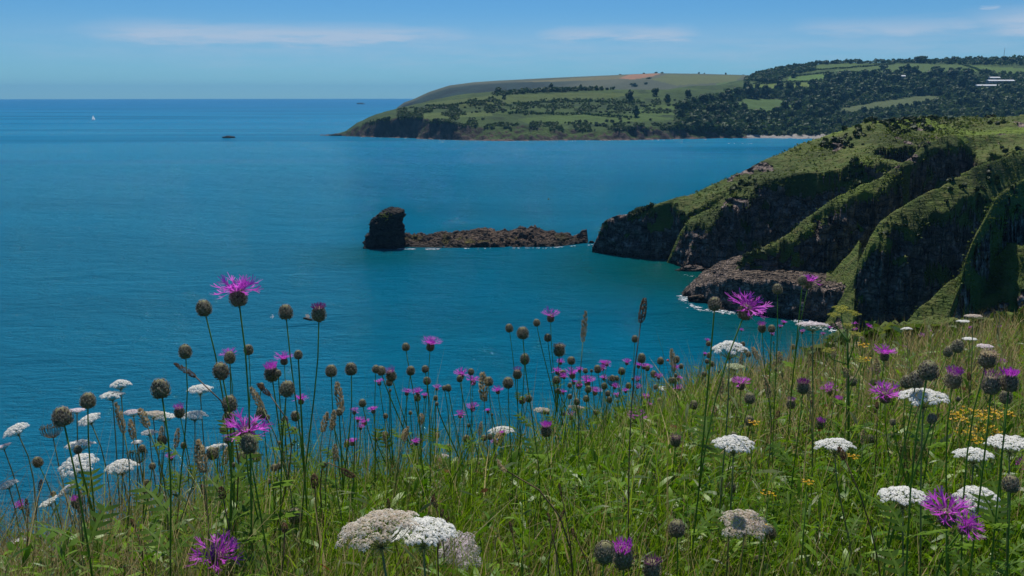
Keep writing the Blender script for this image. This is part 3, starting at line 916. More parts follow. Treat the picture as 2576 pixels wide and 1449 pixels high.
def build_far():
    global M_FAR
    a0, a1 = F_AZ[0] - .004, math.atan2(*Pd(2760, 300, 1200)[:2])
    az = np.linspace(a0, a1, 700)
    d0 = np.interp(az, F_AZ, F_D[:, 1])
    off = np.concatenate([np.linspace(-30, -6, 4), np.linspace(-5, 40, 30), np.linspace(42, 200, 50), np.linspace(204, 420, 40), np.linspace(430, 1250, 60)])
    RR = d0[None, :] + off[:, None]; AZ = np.broadcast_to(az[None, :], RR.shape)
    Z, cliff, n1, n2 = far_height(AZ, RR)
    X, Y = RR * np.sin(AZ), RR * np.cos(AZ)
    n3 = fbm(X / 5, Y / 5, Z / 5, 219, 3)
    Z = Z + cliff * n3 * 2.2
    px, py = proj(X, Y, Z)
    # slope -> rock
    dz = np.gradient(Z, axis=0) / np.maximum(np.gradient(RR, axis=0), .1)
    turf = 1 - sst(.55, .95, np.abs(dz) + .25 * n3)
    turf = np.where(Z < 1.6, 0, turf)
    col = np.zeros(X.shape + (3,))
    g1, g2, g3 = np.array([.030, .060, .010]), np.array([.044, .080, .013]), np.array([.016, .036, .009])
    m = sst(-.35, .35, n1)[..., None]; col[:] = g1 * (1 - m) + g2 * m
    m = (sst(.05, .45, n2) * .8)[..., None]; col = col * (1 - m) + g3 * m
    # open pasture on the point
    for poly, c in [([(1060, 262), (1240, 240), (1500, 232), (1620, 238), (1500, 250), (1300, 258), (1150, 270)], (.062, .092, .016)),
                    ([(1300, 300), (1400, 288), (1620, 290), (1720, 300), (1500, 312), (1330, 312)], (.058, .102, .016)),
                    ([(1620, 262), (1700, 262), (1700, 290), (1600, 292)], (.056, .100, .016)),
                    ([(1000, 292), (1120, 282), (1240, 282), (1240, 292), (1050, 300)], (.070, .105, .020))] + FIELDS:
        k = inpoly(px + n2 * 6, py + n2 * 2, poly)
        col[k] = np.array(c) * (1 + .18 * n2[k])[:, None]
    # woodland floor
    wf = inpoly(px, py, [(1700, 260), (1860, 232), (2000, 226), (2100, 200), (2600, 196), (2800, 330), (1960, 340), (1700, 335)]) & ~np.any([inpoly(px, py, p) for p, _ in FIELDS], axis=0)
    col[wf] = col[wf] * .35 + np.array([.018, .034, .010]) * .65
    # shingle beach
    beach = (px > 1880) & (px < 2110) & (Z < 3.2) & (RR < d0 + 60)
    # pale scree on the right slope
    scree = inpoly(px + n2 * 12, py + n2 * 6, [(2440, 300), (2480, 272), (2540, 255), (2640, 250), (2640, 300)])
    rock = np.zeros(X.shape + (3,)); rock[:] = (.045, .033, .030)
    rk2 = sst(-.2, .4, n3)[..., None]; rock = rock * (1 - rk2) + np.array([.095, .062, .052]) * rk2
    low = (Z < 5)[..., None] & (rk2 > .5); rock = np.where(low, np.array([.13, .085, .07]), rock)
    rock[beach] = (.30, .275, .25); turf = np.where(beach, 0, turf)
    rock[scree] = (.22, .20, .18); turf = np.where(scree, np.minimum(turf, sst(-.1, .3, n2)), turf)
    t3 = turf[..., None]
    cc = rock * (1 - t3) + col * t3
    b = NB("far land")
    c = b.attr("ground", 0)
    p1 = b.pos()
    n = b.noise(p1, .12, 5, .6); nn = b.noise(p1, .5, 3, .6)
    c = b.mix(b.rng(n, .3, .7, 0, .45), c, b.mix(1.0, c, (.45, .5, .45), 'MULTIPLY'))
    h = b.math('ADD', b.math('MULTIPLY', n, 2.0), b.math('MULTIPLY', nn, .9))
    M_FAR = b.done(b.bsdf(c, .9, .15, b.bump(h, .7, 1.5)))
    f = grid_faces(len(off), len(az))[:, ::-1]
    me = mesh_np("far_coast", np.stack([X, Y, Z], -1).reshape(-1, 3), f, cols={"ground": cc.reshape(-1, 3)})
    o = obj("far_coast", me, M_FAR)
    tag(o, "green headland and wooded slopes across the bay with dark low cliffs", "headland", kind="structure")

    # the distant hill behind
    HX = [985, 1000, 1016, 1040, 1080, 1130, 1190, 1250, 1400, 1560, 1650, 1760, 1870, 1950, 2050]
    HY = [287, 270, 258, 249.5, 231, 215, 207, 203, 195.5, 188.5, 184.5, 186, 189, 192, 196]
    DD = [2150, 2155, 2165, 2180, 2210, 2240, 2270, 2300, 2350, 2380, 2400, 2400, 2380, 2350, 2350]
    w = [Pd(x, y, d) for x, y, d in zip(HX, HY, DD)]
    haz = np.array([math.atan2(q[0], q[1]) for q in w]); hz = np.array([max(q[2], 0) for q in w]); hd = np.array(DD, float)
    az = np.linspace(haz[0] - .004, haz[-1], 300)
    t = np.concatenate([np.linspace(0, 1, 60), np.linspace(1.02, 1.8, 12)])
    zc = np.interp(az, haz, hz); dc = np.interp(az, haz, hd)
    zc = np.where(az < haz[0], -3, zc)
    base = np.interp(az, haz, np.array([2120, 2115, 2110, 2080, 2040, 2000, 1950, 1900, 1800, 1750, 1720, 1700, 1700, 1700, 1700.]))
    RR = base[None] + (dc - base)[None] * t[:, None]
    AZ = np.broadcast_to(az[None], RR.shape); X, Y = RR * np.sin(AZ), RR * np.cos(AZ)
    prof = np.where(t < 1, np.sin(np.clip(t, 0, 1) * math.pi / 2) ** 1.0, 1 - (t - 1) * .5)[:, None]
    n1 = fbm(X / 120, Y / 120, 0, 301, 4); n2 = fbm(X / 30, Y / 30, 0, 307, 3)
    Z = prof * zc[None] - 2 + 2 * prof + (n1 * 4 + n2 * 1.2) * prof * (1 - prof) * 3
    px, py = proj(X, Y, Z)
    col = np.zeros(X.shape + (3,)); m = sst(-.3, .3, n1)[..., None]
    col[:] = np.array([.066, .078, .048]) * (1 - m) + np.array([.090, .098, .060]) * m  # greyed pasture tones carry the hill's distance haze in their colour
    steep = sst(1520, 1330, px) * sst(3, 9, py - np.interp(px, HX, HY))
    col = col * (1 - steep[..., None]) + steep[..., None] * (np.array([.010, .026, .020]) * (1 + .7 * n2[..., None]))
    for poly, c in [([(1555, 197), (1580, 188.5), (1640, 185), (1662, 185), (1640, 192), (1590, 200)], (.30, .155, .085)),
                    ([(1300, 206), (1560, 190), (1575, 190), (1550, 199), (1400, 206)], (.135, .125, .055)),
                    ([(1640, 200), (1680, 186.5), (1870, 190), (1850, 205), (1700, 215)], (.100, .118, .036)),
                    ([(1800, 210), (1900, 197), (1960, 198), (1900, 216), (1800, 222)], (.075, .125, .026))]:
        k = inpoly(px + n2 * 2, py + n2 * .8, poly); col[k] = np.array(c) * (1 + .12 * n2[k])[:, None]
    me = mesh_np("far_hill", np.stack([X, Y, Z], -1).reshape(-1, 3), grid_faces(len(t), len(az))[:, ::-1], smooth=True, cols={"ground": col.reshape(-1, 3)})
    tag(obj("far_hill", me, M_FAR), "hazy farmland hill with a red ploughed field on the skyline", "hill", kind="structure")
    return (haz, hz, hd)


HILL = build_far()


_GA = np.linspace(F_AZ[0], F_AZ[-1], 500)
_GO = np.arange(-5, 1100, 2.0)
_GR = np.interp(_GA, F_AZ, F_D[:, 1])[:, None] + _GO[None]
_GZ = far_height(np.broadcast_to(_GA[:, None], _GR.shape), _GR)[0]


def far_pick(x, y):
    """point of the far land seen at a picture position"""
    q = Pd(x, y, 1000); az = math.atan2(q[0], q[1]); sl = (q[2] - EYE) / 1000.0
    g = min(max((az - _GA[0]) / (_GA[1] - _GA[0]), 0), len(_GA) - 1.001); i0 = int(g); fr = g - i0
    r = _GR[i0] * (1 - fr) + _GR[i0 + 1] * fr; z = _GZ[i0] * (1 - fr) + _GZ[i0 + 1] * fr
    hit = np.nonzero(z >= EYE + sl * r)[0]
    i = hit[0] if len(hit) else int(np.argmax((z - EYE) / r))
    return np.array([r[i] * math.sin(az), r[i] * math.cos(az), z[i]])


# ------------------------------------------------------------------ trees of the far land
M_BARK = mat_plain("tree bark", (.06, .045, .035), .9, .1)
def mat_tree():
    b = NB("tree crown leaves"); c = b.ramp(b.island(), [(0, (.012, .028, .012)), (.5, (.021, .048, .018)), (1, (.038, .072, .022))])
    v = b.noise(b.pos(), .018, 2); k = b.math('ADD', b.math('MULTIPLY', b.objrand(), .6), b.rng(v, .4, .62, 0, .5))
    c = b.mix(b.math('MULTIPLY', k, .9, True), c, b.mix(1.0, c, (2.1, 1.9, 1.2), 'MULTIPLY'))
    return b.done(b.leaf(c, .3, .6, .15))


M_TREE = mat_tree()
M_BUSH = mat_leaf("bush leaves", [(0, (.028, .052, .014)), (.5, (.044, .078, .018)), (1, (.066, .104, .024))], .35, .6, .15)


def crown_mesh(seed, n=230, lobes=7, tall=1.0, leaf=.115, ground=.04):
    """leaf clumps through an uneven crown, unit height, foot at z=0"""
    r = np.random.default_rng(seed)
    lc = []
    for i in range(lobes):
        a = r.random() * 6.28; q = r.random() ** .5 * .26
        lc.append((q * math.cos(a), q * math.sin(a), ground + .20 + (.62 - ground) * r.random(), .17 + .11 * r.random()))
    lc.append((0, 0, .68, .25)); lc.append((0, 0, .42, .32)); lc.append((.05, 0, .25, .30))
    V = []
    for i in range(n):
        cx, cy, cz, cr = lc[r.integers(len(lc))]
        d = r.normal(0, 1, 3); d /= np.linalg.norm(d); rad = cr * (.55 + .5 * r.random())
        c = np.array([cx, cy, cz]) + d * rad * [1, 1, .9]
        nn = d + r.normal(0, .35, 3) + [0, 0, .25]; nn /= np.linalg.norm(nn)
        u, v, _ = frame(nn); an = r.random() * 6.28
        u, v = u * math.cos(an) + v * math.sin(an), v * math.cos(an) - u * math.sin(an)
        s = leaf * (.6 + .7 * r.random())
        V += [c + u * s, c + v * s * .75, c - u * s, c - v * s * .75]
    V = np.array(V); V[:, 2] = np.maximum(V[:, 2], .02) * tall
    return mesh_np("crown", V, np.arange(len(V)).reshape(-1, 4))


def trunk_mesh(seed):
    r = random.Random(seed); mb = MB()
    mb.add(*tube([(0, 0, -.06), (.008, 0, .1), (.015, .01, .3), (0, .015, .55)], [.034, .026, .020, .010], 6))
    for k in range(4):
        a = r.random() * 6.28; z = .2 + .2 * r.random()
        mb.add(*tube([(.01, 0, z), (.1 * math.cos(a), .1 * math.sin(a), z + .12), (.2 * math.cos(a), .2 * math.sin(a), z + .24)], [.012, .009, .005], 4))
    return mb.mesh("trunk", [M_BARK])


CROWNS = [crown_mesh(100 + i, 230, 6 + i % 3, 1.0, .12) for i in range(6)]
BUSHES = [crown_mesh(200 + i, 110, 5, .8, .17, ground=.0) for i in range(4)]
TRUNKS = [trunk_mesh(i) for i in range(3)]


def tree(p, h, w=1.0, label=None, group=None, i=None, cat="tree", name="tree"):
    i = rnd.randrange(6) if i is None else i
    e = empty(name, p); tag(e, label, cat, group)
    e.rotation_euler = (0, 0, rnd.random() * 6.28); e.scale = (h * w, h * w, h)
    obj("crown", CROWNS[i], M_TREE, e); obj("trunk", TRUNKS[i % 3], None, e)
    return e


def bush(p, h, w=1.5, label=None, group=None, name="bush"):
    e = empty(name, p); tag(e, label, "bush", group)
    e.rotation_euler = (0, 0, rnd.random() * 6.28); e.scale = (h * w, h * w, h)
    obj("foliage", BUSHES[rnd.randrange(4)], M_BUSH, e)
    return e


# trees that stand by themselves: picture x, foot y, height (picture units), width ratio, label
ISOLATED = [
    (1252, 237, 17, 1.3, "round dark tree on the skyline near the left end of the far point"),
    (1386, 227, 16, 1.1, "round dark tree on the skyline beside the wooded crest of the far point"),
    (1462, 223, 11, .8, "narrow skyline tree at the right end of the crest thicket"),
    (1268, 250, 15, .9, "dark tree a little below the skyline on the far point's pasture"),
    (1598, 294, 26, .85, "single dark oval tree standing alone in the middle of the far pasture"),
    (1584, 256, 26, 1.05, "large rounded tree above the lone tree on the far pasture"),
    (1648, 243, 20, 1.0, "broad tree at the upper edge of the far pasture, left of a conifer"),
    (1680, 261, 24, .7, "tall narrow dark tree at the right side of the upper far pasture"),
    (1732, 246, 20, 1.1, "wide tree near the skyline above the wooded valley mouth"),
    (1780, 258, 22, .95, "conical tree on the slope between wide tree and wooded hill"),
    (1818, 258, 24, 1.05, "dense oval tree at the upper left edge of the wood"),
    (1720, 287, 32, 1.1, "big dark tree at the left edge of the wood above the bay"),
    (1744, 287, 26, .9, "second tree beside the big dark tree at the wood's left edge"),
    (2007, 224, 18, .95, "lone round tree on the bright green field's lower edge"),
    (1430, 313, 8, .8, "tiny lone bush-like tree on the far cliff-top pasture"),
    (2222, 178, 14, 1.6, "broad tree at the lower hedge of the long hill field"),
    (2266, 180, 12, 1.3, "round tree right of the broad tree in the hill field hedge"),
    (2410, 184, 13, 1.4, "round tree in the hedge below the right hill field"),
    (2315, 158, 15, 2.0, "broad clump-like tree rising highest on the right hill skyline"),
    (2396, 158, 13, 1.3, "round skyline tree between the broad one and the mast"),
    (1966, 176, 9, 1.3, "tree on the left shoulder of the right hill"),
    (1896, 192, 8, 1.6, "small tree where the right hill meets the distant hill"),
    (1996, 196, 12, 1.5, "dark tree left of the small bright hill field"),
]
for x, y, h, w, lab in ISOLATED:
    p = far_pick(x, y); d = math.hypot(p[0], p[1])
    tree(p - np.array([0, 0, .4]), h * d / S * 1.1, w, lab)


def nth(k):
    k += 1
    return str(k) + ("th" if 10 < k % 100 < 14 else {1: "st", 2: "nd", 3: "rd"}.get(k % 10, "th"))


def scatter(poly, n, mind, avoid=(), yoff=0):
    """positions on the far land inside an outline, not closer than mind (picture units, stretched)"""
    xs = [p[0] for p in poly]; ys = [p[1] for p in poly]
    out = []; tries = 0
    while len(out) < n and tries < n * 40:
        tries += 1
        x, y = rnd.uniform(min(xs), max(xs)), rnd.uniform(min(ys), max(ys))
        if not inpoly(np.array([x]), np.array([y]), poly)[0]: continue
        if any(inpoly(np.array([x]), np.array([y]), a)[0] for a in avoid): continue
        if any(abs(x - q[0]) < mind and abs(y - q[1]) < mind * .5 for q in out): continue
        out.append((x, y))
    return out


FP = [p for p, _ in FIELDS]
WOODS = [
    ([(1690, 300), (1760, 262), (1850, 236), (1900, 228), (2050, 226), (2100, 250), (2110, 300), (2080, 330), (1960, 338), (1840, 338), (1740, 335)], 88, 11, (20, 32),
     "dark tree above the far shingle beach", "trees above the far beach"),
    ([(2050, 222), (2080, 205), (2200, 190), (2400, 190), (2460, 206), (2440, 236), (2300, 242), (2110, 268), (2070, 250)], 78, 11, (18, 29),
     "dark tree of the valley wood", "trees of the valley wood"),
    ([(2200, 290), (2330, 262), (2400, 240), (2576, 226), (2640, 226), (2640, 290), (2480, 300), (2380, 296), (2240, 300)], 52, 11, (14, 22),
     "bushy tree on the rough slope", "trees on the rough slope"),
    ([(2040, 300), (2110, 292), (2200, 284), (2300, 282), (2240, 300), (2110, 322), (2060, 335)], 24, 10, (14, 22),
     "tree behind the near headland skyline", "trees behind the headland skyline"),
    ([(1880, 200), (1930, 184), (2000, 170), (2060, 172), (1980, 188), (1900, 208)], 22, 8, (9, 13),
     "tree on the right hill's left flank", "trees on the hill flank"),
]
ALLT = []
for poly, n, mind, hr, lab, grp in WOODS:
    sp = sorted(scatter(poly, n, mind, FP)); ym = sorted(q[1] for q in sp)
    rows = [[q for q in sp if q[1] <= ym[len(ym) // 3]], [q for q in sp if ym[len(ym) // 3] < q[1] <= ym[2 * len(ym) // 3]], [q for q in sp if q[1] > ym[2 * len(ym) // 3]]]
    for row, rn in zip(rows, ("upper", "middle", "lower")):
        for k, (x, y) in enumerate(row):
            p = far_pick(x, y); d = math.hypot(p[0], p[1])
            tree(p - np.array([0, 0, .5]), rnd.uniform(*hr) * d / S, rnd.uniform(.85, 1.25), nth(k) + " from left in the " + rn + " third: " + lab, grp)
# trees along the skyline of the right hill and in its hedges
for poly, n, mind, hr, lab, grp in [
    ([(2060, 159.5), (2300, 156), (2300, 158), (2060, 162)], 12, 12, (5, 9), "small tree in the skyline hedge of the right hill", "skyline hedge trees, left half"),
    ([(2300, 156), (2640, 150), (2640, 166), (2430, 164), (2300, 159)], 22, 10, (7, 13), "tree of the skyline wood on the right hill near the mast", "skyline wood trees"),
]:
    for k, (x, y) in enumerate(sorted(scatter(poly, n, mind))):
        p = far_pick(x, y); d = math.hypot(p[0], p[1])
        tree(p - np.array([0, 0, .5]), rnd.uniform(*hr) * d / S, rnd.uniform(1.1, 1.6), nth(k) + " from left: " + lab, grp)

BUSHP = [
    ([(1480, 268), (1620, 262), (1690, 276), (1640, 284), (1480, 286)], 26, 7, (5, 9), "round bush in the thicket left of the lone pasture tree", "bushes left of the lone tree"),
    ([(1290, 262), (1420, 250), (1560, 256), (1560, 262), (1300, 276)], 22, 8, (4, 8), "dark bush dotted over the far pasture below the skyline", "bushes on the upper pasture"),
    ([(1130, 270), (1260, 258), (1300, 282), (1180, 288)], 20, 7, (4, 8), "scrubby bush on the seaward slope of the far point", "bushes on the seaward slope"),
    ([(1300, 232), (1480, 224), (1530, 226), (1400, 233)], 24, 6, (5, 9), "bush of the thicket along the crest of the far point", "crest thicket bushes"),
    ([(1400, 308), (1560, 300), (1700, 306), (1720, 318), (1560, 322)], 26, 8, (6, 11), "bush above the dark far cliff right of the tiny lone tree", "bushes above the far cliff"),
    ([(1640, 250), (1760, 246), (1860, 240), (1850, 256), (1700, 276)], 22, 8, (5, 10), "bush between the trees above the wood's left edge", "bushes above the wood edge"),
]
for poly, n, mind, hr, lab, grp in BUSHP:
    for k, (x, y) in enumerate(sorted(scatter(poly, n, mind))):
        p = far_pick(x, y); d = math.hypot(p[0], p[1])
        bush(p - np.array([0, 0, .3]), rnd.uniform(*hr) * d / S, rnd.uniform(1.2, 1.9), nth(k) + " from left: " + lab, grp)


def hedge(pts, h, label):
    """one continuous hedgerow of leaf clumps along a line on the far land"""
    W = [far_pick(*p) for p in pts]
    c = W[0]; L = []
    for a, b in zip(W[:-1], W[1:]):
        n = max(int(np.linalg.norm(b - a) / .9), 4)
        for k in range(n):
            t = (k + rnd.random()) / n
            L.append(a + (b - a) * t)
    L = np.array(L); z, *_ = far_height(np.arctan2(L[:, 0], L[:, 1]), np.hypot(L[:, 0], L[:, 1])); L[:, 2] = z
    V = []
    for q in L:
        for j in range(3):
            cc = q + np.array([rnd.gauss(0, .9), rnd.gauss(0, .9), h * (.2 + .75 * rnd.random()) * (1 + .3 * math.sin(q[0] * .13))])
            nn = np.array([rnd.gauss(0, 1), rnd.gauss(0, 1), abs(rnd.gauss(.4, .5))]); u, v, _ = frame(nn); s = .8 + .6 * rnd.random()
            V += [cc + u * s, cc + v * s, cc - u * s, cc - v * s]
    o = obj("hedgerow", mesh_np("hedgerow", np.array(V) - c, np.arange(len(V)).reshape(-1, 4)), M_TREE, loc=c)
    tag(o, label, "hedge", "field hedges"); o["kind"] = "stuff"


for pts, h, lab in [
    ([(1895, 211), (1980, 208), (2055, 206)], 2.4, "hedge between the two bright green fields left of the valley wood"),
    ([(1975, 193), (2040, 188), (2098, 185)], 2.4, "hedge along the top of the small bright hill field"),
    ([(2040, 179), (2100, 174), (2190, 167), (2250, 161)], 2.4, "slanting hedge between the two upper hill fields"),
    ([(2060, 161), (2180, 159), (2300, 157)], 3.5, "skyline hedge along the top of the right hill"),
    ([(2105, 184), (2200, 186), (2300, 190), (2440, 182)], 3.0, "hedge under the long hill field"),
    ([(2420, 163), (2450, 172), (2470, 182)], 2.8, "short hedge dividing the long hill field from the right one"),
    ([(2470, 190), (2576, 192), (2640, 196)], 3.0, "hedge below the rightmost hill field"),
    ([(1290, 262), (1400, 256), (1500, 257), (1620, 262)], 2.2, "low hedge across the upper pasture of the far point"),
    ([(1280, 287), (1380, 287), (1480, 289), (1590, 296)], 2.2, "low hedge across the middle pasture of the far point"),
    ([(1090, 272), (1160, 262), (1240, 256)], 2.0, "short hedge on the seaward slope of the far point"),
    ([(2110, 291), (2200, 281), (2290, 272), (2330, 263)], 4.0, "thick hedge below the dull field in the valley"),
]:
    hedge(pts, h, lab)


def ground_cover_far():
    pts, szs = [], []
    for poly, n, s in [([(1700, 330), (1700, 262), (1860, 232), (2000, 226), (2100, 200), (2600, 196), (2680, 330), (1960, 342)], 4200, (3.0, 5.5)),
                       ([(900, 318), (1000, 290), (1240, 300), (1400, 310), (1700, 312), (1700, 330), (1400, 330), (1200, 322), (1000, 305)], 1500, (.9, 2.2)),
                       ([(1000, 275), (1240, 245), (1300, 275), (1130, 295), (1000, 295)], 1300, (.9, 2.2)),
                       ([(1300, 250), (1700, 250), (1700, 285), (1300, 290)], 1100, (.9, 2.2))]:
        xs = [p[0] for p in poly]; ys = [p[1] for p in poly]
        k = 0
        X = rng.uniform(min(xs), max(xs), n * 4); Y = rng.uniform(min(ys), max(ys), n * 4)
        ok = inpoly(X, Y, poly)
        for f in FP: ok &= ~inpoly(X, Y, f)
        if s[1] < 4: ok &= vnoise(X / 22, Y / 9, 0, 8) > -.05
        X, Y = X[ok][:n], Y[ok][:n]
        q = np.array([far_pick(a, b) for a, b in zip(X, Y)])
        pts.append(q); szs.append(rng.uniform(*s, len(q)))
    wp, ws = [], []
    for poly, n in [([(1870, 206), (1900, 188), (1960, 173), (2060, 160), (2110, 160), (2050, 178), (1980, 190), (1960, 208)], 700),
                    ([(2050, 158), (2300, 153), (2640, 146), (2640, 167), (2440, 163), (2300, 159), (2060, 163)], 500),
                    ([(2060, 208), (2110, 184), (2300, 190), (2470, 182), (2640, 196), (2640, 232), (2400, 238), (2110, 264)], 1500),
                    ([(1720, 332), (1700, 285), (1780, 262), (1860, 238), (2050, 228), (2100, 250), (2110, 300), (2080, 330), (1960, 338)], 1500),
                    ([(1230, 238), (1300, 231), (1380, 227), (1480, 224), (1560, 226), (1480, 228), (1380, 232), (1250, 242)], 300)]:
        xs = [p[0] for p in poly]; ys = [p[1] for p in poly]
        X = rng.uniform(min(xs), max(xs), n * 5); Y = rng.uniform(min(ys), max(ys), n * 5); ok = inpoly(X, Y, poly)
        for f in FP: ok &= ~inpoly(X, Y, f)
        X, Y = X[ok][:n], Y[ok][:n]
        q = np.array([far_pick(a, b) for a, b in zip(X, Y)]); wp.append(q); ws.append(rng.uniform(2.4, 5.5, len(q)) * (.7 if n == 300 else 1))
    leaf_cloud("far_woodland", np.concatenate(wp), np.concatenate(ws), 8, M_TREE, "unbroken dark woodland canopy filling between the far trees", "woodland", lift=.8)
    leaf_cloud("far_undergrowth", np.concatenate(pts), np.concatenate(szs), 6, M_BUSH, "dense undergrowth between the far trees and along the far cliff top", "undergrowth", lift=.5)


ground_cover_far()


# skyline bushes on the distant hill
def hill_pt(x, y):
    q = Pd(x, y, 2000); az = math.atan2(q[0], q[1]); d = np.interp(az, HILL[0], HILL[2]); z = np.interp(az, HILL[0], HILL[1])
    return np.array([d * math.sin(az), d * math.cos(az), z])


for x, h, w, lab in [(1560, 4, 3.0, "flat hedge bush on the distant skyline left of the red field"), (1620, 4.5, 3.0, "flat hedge bush on the distant skyline above the red field"),
                     (1650, 6, 3.2, "wide thicket on the distant skyline at the red field's right end"), (1665, 5.5, 2.6, "dark end of the skyline thicket right of the red field"),
                     (1758, 7, 1.6, "windswept tree on the distant skyline, left of a pair"), (1772, 5, 1.6, "small bush close right of the windswept skyline tree"),
                     (1826, 7, 1.3, "single umbrella-shaped tree on the distant skyline"), (1870, 3, 3.0, "low bush on the distant skyline beside the right hill")]:
    p = hill_pt(x, 188); bush(p - np.array([0, 0, .6]), h * 2400 / S, w / 1.6, lab)
for x, y, h, w, lab in [(1595, 219, 15, 1.6, "blue-dark copse of trees below the red field on the distant hill"), (1625, 213, 9, 1.4, "smaller copse right of the blue-dark copse on the distant hill"),
                        (1632, 199, 6, 2.6, "hedge-like thicket under the red field's right corner")]:
    q = Pd(x, y, 1980); bush(q, h * 1980 / S, w, lab)


# ------------------------------------------------------------------ buildings, mast
M_WHITE = mat_plain("white roofing", (.62, .63, .64), .5, .4, .05)
M_WALL = mat_plain("cabin wall", (.34, .33, .30), .7, .2, .15)
M_GLASS = mat_plain("dark window glass", (.02, .025, .03), .1, .5, .1)
M_METAL = mat_plain("grey metal", (.25, .26, .27), .5, .4, .1)


def box(c, s):
    x, y, z = c; a, b, d = s[0] / 2, s[1] / 2, s[2] / 2
    v = [(x + i * a, y + j * b, z + k * d) for k in (-1, 1) for j in (-1, 1) for i in (-1, 1)]
    return v, [(0, 2, 3, 1), (4, 5, 7, 6), (0, 1, 5, 4), (2, 6, 7, 3), (0, 4, 6, 2), (1, 3, 7, 5)]


def cabin(x, y, wpx, label, gables=1, ht=3.0, dep=7.0, lift=0.0):
    p = far_pick(x, y); k = math.hypot(p[0], p[1]) / S; W = wpx * k
    e = empty("white_roofed_building", p + np.array([0, 0, lift])); tag(e, label, "building")
    mb = MB(); mb.add(*box((0, 0, ht / 2 - .5), (W, dep, ht + 1)), smooth=False); obj("wall", mb.mesh("wall", [M_WALL]), None, e)
    mb = MB(); gw = W / gables
    for g in range(gables):
        x0 = -W / 2 + g * gw; x1 = x0 + gw; o = .25; h0, h1 = ht, ht + 1.7
        mb.add([(x0 - o, -dep / 2 - .4, h0), (x1 + o, -dep / 2 - .4, h0), (x1 + o, 0, h1), (x0 - o, 0, h1), (x0 - o, dep / 2 + .4, h0), (x1 + o, dep / 2 + .4, h0),
                (x0 - o, -dep / 2 - .4, h0 - .15), (x1 + o, -dep / 2 - .4, h0 - .15)], [(0, 1, 2, 3), (3, 2, 5, 4), (6, 7, 1, 0), (0, 3, 4), (1, 5, 2)], smooth=False)
    obj("roof", mb.mesh("roof", [M_WHITE]), None, e)
    n = max(2, int(W / 4))
    win = MB(); win.add(*box((0, 0, 0), (1.6, .12, 1.1)), smooth=False); wm = win.mesh("window", [M_GLASS])
    for i in range(n):
        obj("window", wm, None, e, loc=(-W / 2 + (i + .5) * W / n, -dep / 2 - .07, ht * .55))
    return e


cabin(2485, 223, 66, "long low white-roofed building on the right hillside, the lower of the pair", 1, 2.6, 8, 1.5)
cabin(2515, 216, 56, "brighter white-roofed building with several gables above the long low one", 3, 3.0, 9, 4)
cabin(2500, 209, 22, "short white-roofed hut behind the two long white roofs", 1, 2.4, 6, 5)
cabin(2263, 206, 22, "small pale-roofed hut glimpsed among the trees of the valley wood", 1, 2.4, 6, 6)


def mast():
    p = far_pick(2524, 154); k = math.hypot(p[0], p[1]) / S; h = 28 * k
    e = empty("radio_mast", p); tag(e, "thin radio mast on the skyline of the right hill", "mast")
    mb = MB()
    for a in range(3):
        an = a * 2.094
        mb.add(*tube([(.8 * math.cos(an), .8 * math.sin(an), -1), (.12 * math.cos(an), .12 * math.sin(an), h)], [.16, .10], 4))
    for z in np.linspace(2, h - 1, 9):
        r = .8 - .68 * z / h
        for a in range(3):
            a0, a1 = a * 2.094, (a + 1) * 2.094
            mb.add(*tube([(r * math.cos(a0), r * math.sin(a0), z), (r * math.cos(a1), r * math.sin(a1), z + 1)], .06, 4))
    obj("lattice", mb.mesh("lattice", [M_METAL]), None, e)
    for z in (h * .55, h * .8, h * .95):
        mb = MB(); mb.add(*box((0, 0, z), (1.6, .25, .25)), smooth=False); obj("antenna_arm", mb.mesh("antenna_arm", [M_METAL]), None, e)


mast()


# ------------------------------------------------------------------ yacht, buoys, gull
M_HULL = mat_plain("yacht hull", (.75, .76, .78), .35, .5, .03)
_sb = NB("sail cloth"); M_SAIL = _sb.done(_sb.leaf((.85, .85, .84), .6, .6, .2))


